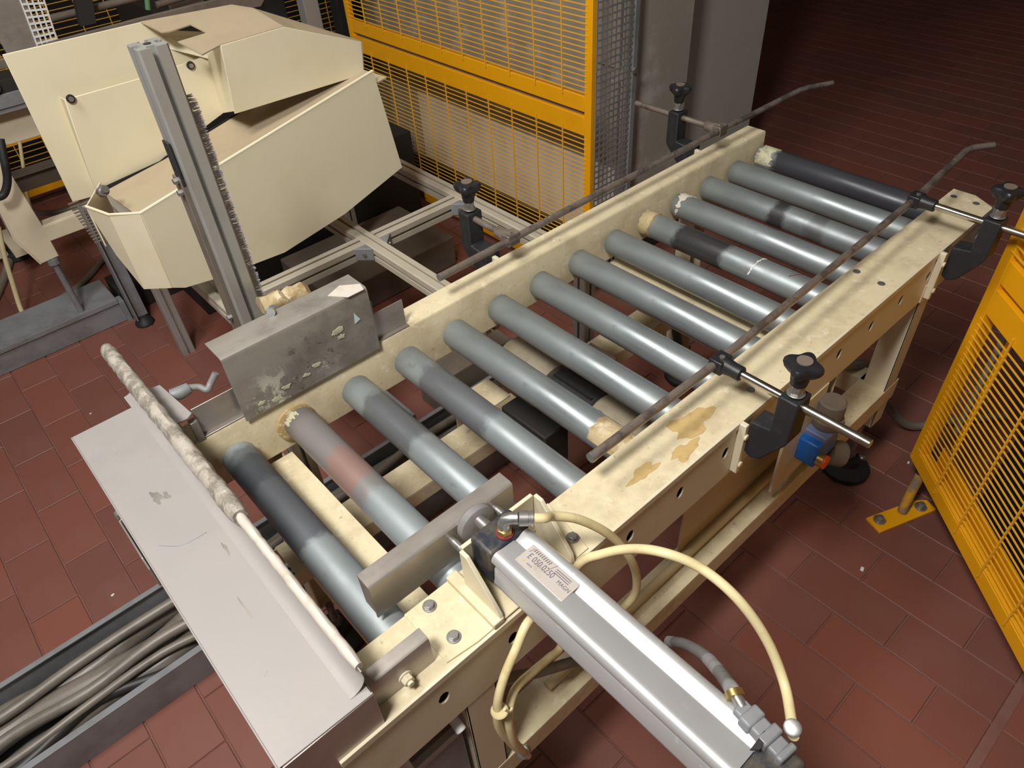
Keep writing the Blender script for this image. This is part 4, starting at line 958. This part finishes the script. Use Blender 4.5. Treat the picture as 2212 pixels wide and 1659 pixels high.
desc = ['thick grey cable along the far wall of the open duct', 'thickest grey cable along the middle of the open duct', 'thick grey cable in the front half of the open duct', 'grey cable lying along the front wall of the open duct', 'thin dark cable near the front wall of the open duct', 'thin cream wire on top beside the front wall of the open duct', 'thin grey cable on top by the far side of the open duct', 'thin grey cable on top at the middle of the open duct', 'thinnest grey cable on top near the front of the open duct']
for (y, r_, dz), m_, ds in zip(cabs, cols_, desc):
    pts = []; x = -1.25; yy = y
    while x < .88:
        pts.append((x, min(.89 - r_, max(.665 + r_, y + rc.uniform(-.022, .022))), .004 + r_ + dz + rc.uniform(0, .012))); x += .16
    b = B(); b.tube(pts, r_, 12, 5); tag(b.build('cable', m_), ds, 'cable', 'cables in the open duct')

# ================================================================== cream table at the left edge
tb_ = thing('cream_table', (0, 2.26, 0), 'cream steel table frame with hole at the left edge behind the duct', 'table')
b = B(); b.box(-.55, .30, 2.255, 2.262, .74, .845); b.build('apron', 'cream', tb_, bevel=.002)
b = B(); b.cyl((.062, 2.2545, .808), (.062, 2.2535, .808), .012, 20); b.build('round_hole', 'dark', tb_)
b = B(); b.prism([(-.02, 2.262, .74), (.043, 2.262, .74), (.054, 2.262, .46), (.054, 2.262, .34), (-.007, 2.262, .336), (-.04, 2.262, .45)], (0, .005, 0)); b.build('leg', 'cream', tb_, bevel=.002)
b = B(); b.prism([(-.02, 2.262, .74), (-.04, 2.262, .45), (-.007, 2.262, .336), (-.007, 2.33, .336), (-.04, 2.33, .45), (-.02, 2.33, .74)][0:3] + [(-.012, 2.262, .336), (-.045, 2.262, .45), (-.025, 2.262, .74)], (0, .06, 0)); b.build('leg', 'cream', tb_)
b = B(); b.box(.05, .34, 2.262, 2.267, .40, .455); b.box(.05, .34, 2.262, 2.31, .455, .459); b.build('stretcher', 'cream', tb_, bevel=.002)
b = B(); b.box(-.02, .34, 2.75, 2.76, .40, .46); b.box(-.02, .34, 2.74, 2.82, .46, .464); b.build('stretcher', 'dust_grey', tb_, bevel=.002)
b = B(); b.cyl((.03, 2.275, .0), (.03, 2.275, .345), .011, 16); b.cyl((.03, 2.275, .315), (.03, 2.275, .336), .02, 20); b.build('foot_stem', 'duct', tb_)
b = B(); b.box(-.5, .28, 2.20, 2.262, .845, .86); b.box(-.5, .2, 2.195, 2.255, .86, .90); b.build('top_plate', 'duct', tb_, bevel=.002)
b = B(); b.cyl((.11, 2.19, .925), (.11, 2.26, .925), .022, 24); b.cyl((.11, 2.185, .925), (.11, 2.19, .925), .012, 20); b.box(.02, .2, 2.2, 2.3, .90, .935); b.build('drive_block', 'dark', tb_, bevel=.001)
b = B(); b.box(-.10, -.05, 3.10, 3.16, .03, .75); b.build('leg', 'cream', tb_, bevel=.002)
b = B(); b.lathe([(.055, 0), (.06, .006), (.055, .03), (.03, .045), (.014, .05)], (-.02, 3.13, 0), (0, 0, 1), 28); b.cyl((-.02, 3.13, .05), (-.02, 3.13, .10), .011, 12); b.build('round_foot', 'rubber', tb_)
b = B(); b.box(-.04, .02, 2.9, 3.14, .10, .13); b.box(-.06, .0, 2.3, 3.14, .70, .74); b.build('stretcher', 'cream', tb_)
b = B(); b.tube([(0.0623, 2.2000, 0.7820), (0.0405, 2.1800, 0.7206), (0.0217, 2.1800, 0.6657), (-0.0071, 2.1800, 0.6293), (-0.0351, 2.1800, 0.6275)], .012, 14, 6); tag(b.build('black_hose', 'rubber'), 'black hose hanging from the cream table at the left edge', 'hose')
b = B(); b.tube([(-.05, 2.62, .36), (-.085, 2.60, .25), (-.11, 2.58, .15), (-.13, 2.56, .07), (-.14, 2.53, .012)], .009, 12, 5); tag(b.build('white_cable', 'hose'), 'cream cable dropping to the floor left of the duct end', 'cable')
b = B(); b.tube([(.0, 2.60, .012), (.12, 2.66, .012), (.26, 2.80, .012), (.40, 2.95, .012)], .012, 12, 5); tag(b.build('floor_cable', 'cable'), 'greenish grey cable on the floor behind the closed duct', 'cable')
b = B(); b.tube([(-.35, 2.60, .012), (-.24, 2.72, .014), (-.12, 2.95, .012), (-.02, 3.2, .012)], .017, 12, 5); tag(b.build('floor_hose', 'cable'), 'thick grey hose on the floor beside the cream cable', 'hose')
b = B(); b.tube([(.05, 2.9, .30), (.15, 2.88, .24), (.3, 2.85, .24), (.5, 2.8, .30)], .012, 12, 5); tag(b.build('hanging_cable', 'cable'), 'grey cable sagging under the cream table stretcher', 'cable')
b = B(); b.tube([(.22, 3.05, .55), (.17, 3.05, .40), (.12, 3.05, .25), (.10, 3.05, .12)], .007, 12, 5); tag(b.build('thin_cable', 'hose'), 'thin cream cable hanging inside the cream table frame', 'cable')
# dark things on the floor between the frame and the fence
b = B(); b.box(.72, 1.30, 1.62, 2.0, 0, .13); tag(b.build('machine_base', 'dust_grey', bevel=.006), 'low dusty machine base on the floor inside the profile frame', 'base')
b = B(); b.box(.40, 1.45, 2.05, 2.45, 0.0, .40); tag(b.build('dark_plinth', 'dark', bevel=.006), 'dark plinth under the chute before the yellow fence', 'base')
b = B(); b.box(.70, 1.0, .93, 1.06, .0, .16); tag(b.build('dusty_block', 'dust_grey', bevel=.006), 'dusty block on the floor below the profile frame near the rail', 'block')
b = B(); b.box(.40, .66, 1.18, 1.24, .30, .36); 
b.box(.44, .47, .70, 1.24, .30, .345); tag(b.build('lower_rail', 'duct', bevel=.002), 'dark grey rail below the profile frame behind the side guard', 'rail')
# chips on the floor
for i, (p, s_) in enumerate((((1.5327, -0.1638, -0.0000), .004), ((-0.3295, 1.0432, 0.0000), .004), ((-0.4577, 0.6611, 0.0000), .004), ((1.1130, -0.2512, 0.0000), .006), ((-0.1337, 1.8124, 0.0000), .003))):
    b = B(); b.obox((p[0], p[1], .0015), (s_, s_ * .3, 0), (-s_ * .2, s_ * .6, 0), (0, 0, .0013)); 
    tag(b.build('chip', 'speck', bevel=.0004), ['white chip on the tiles left of the yellow guard foot', 'white chip on the tiles left of the end hood', 'white chip on the tiles before the open duct', 'pale chip on the tiles in front of the yellow guard', 'pale chip on the tiles between the two ducts'][i], 'debris', 'chips on the floor')
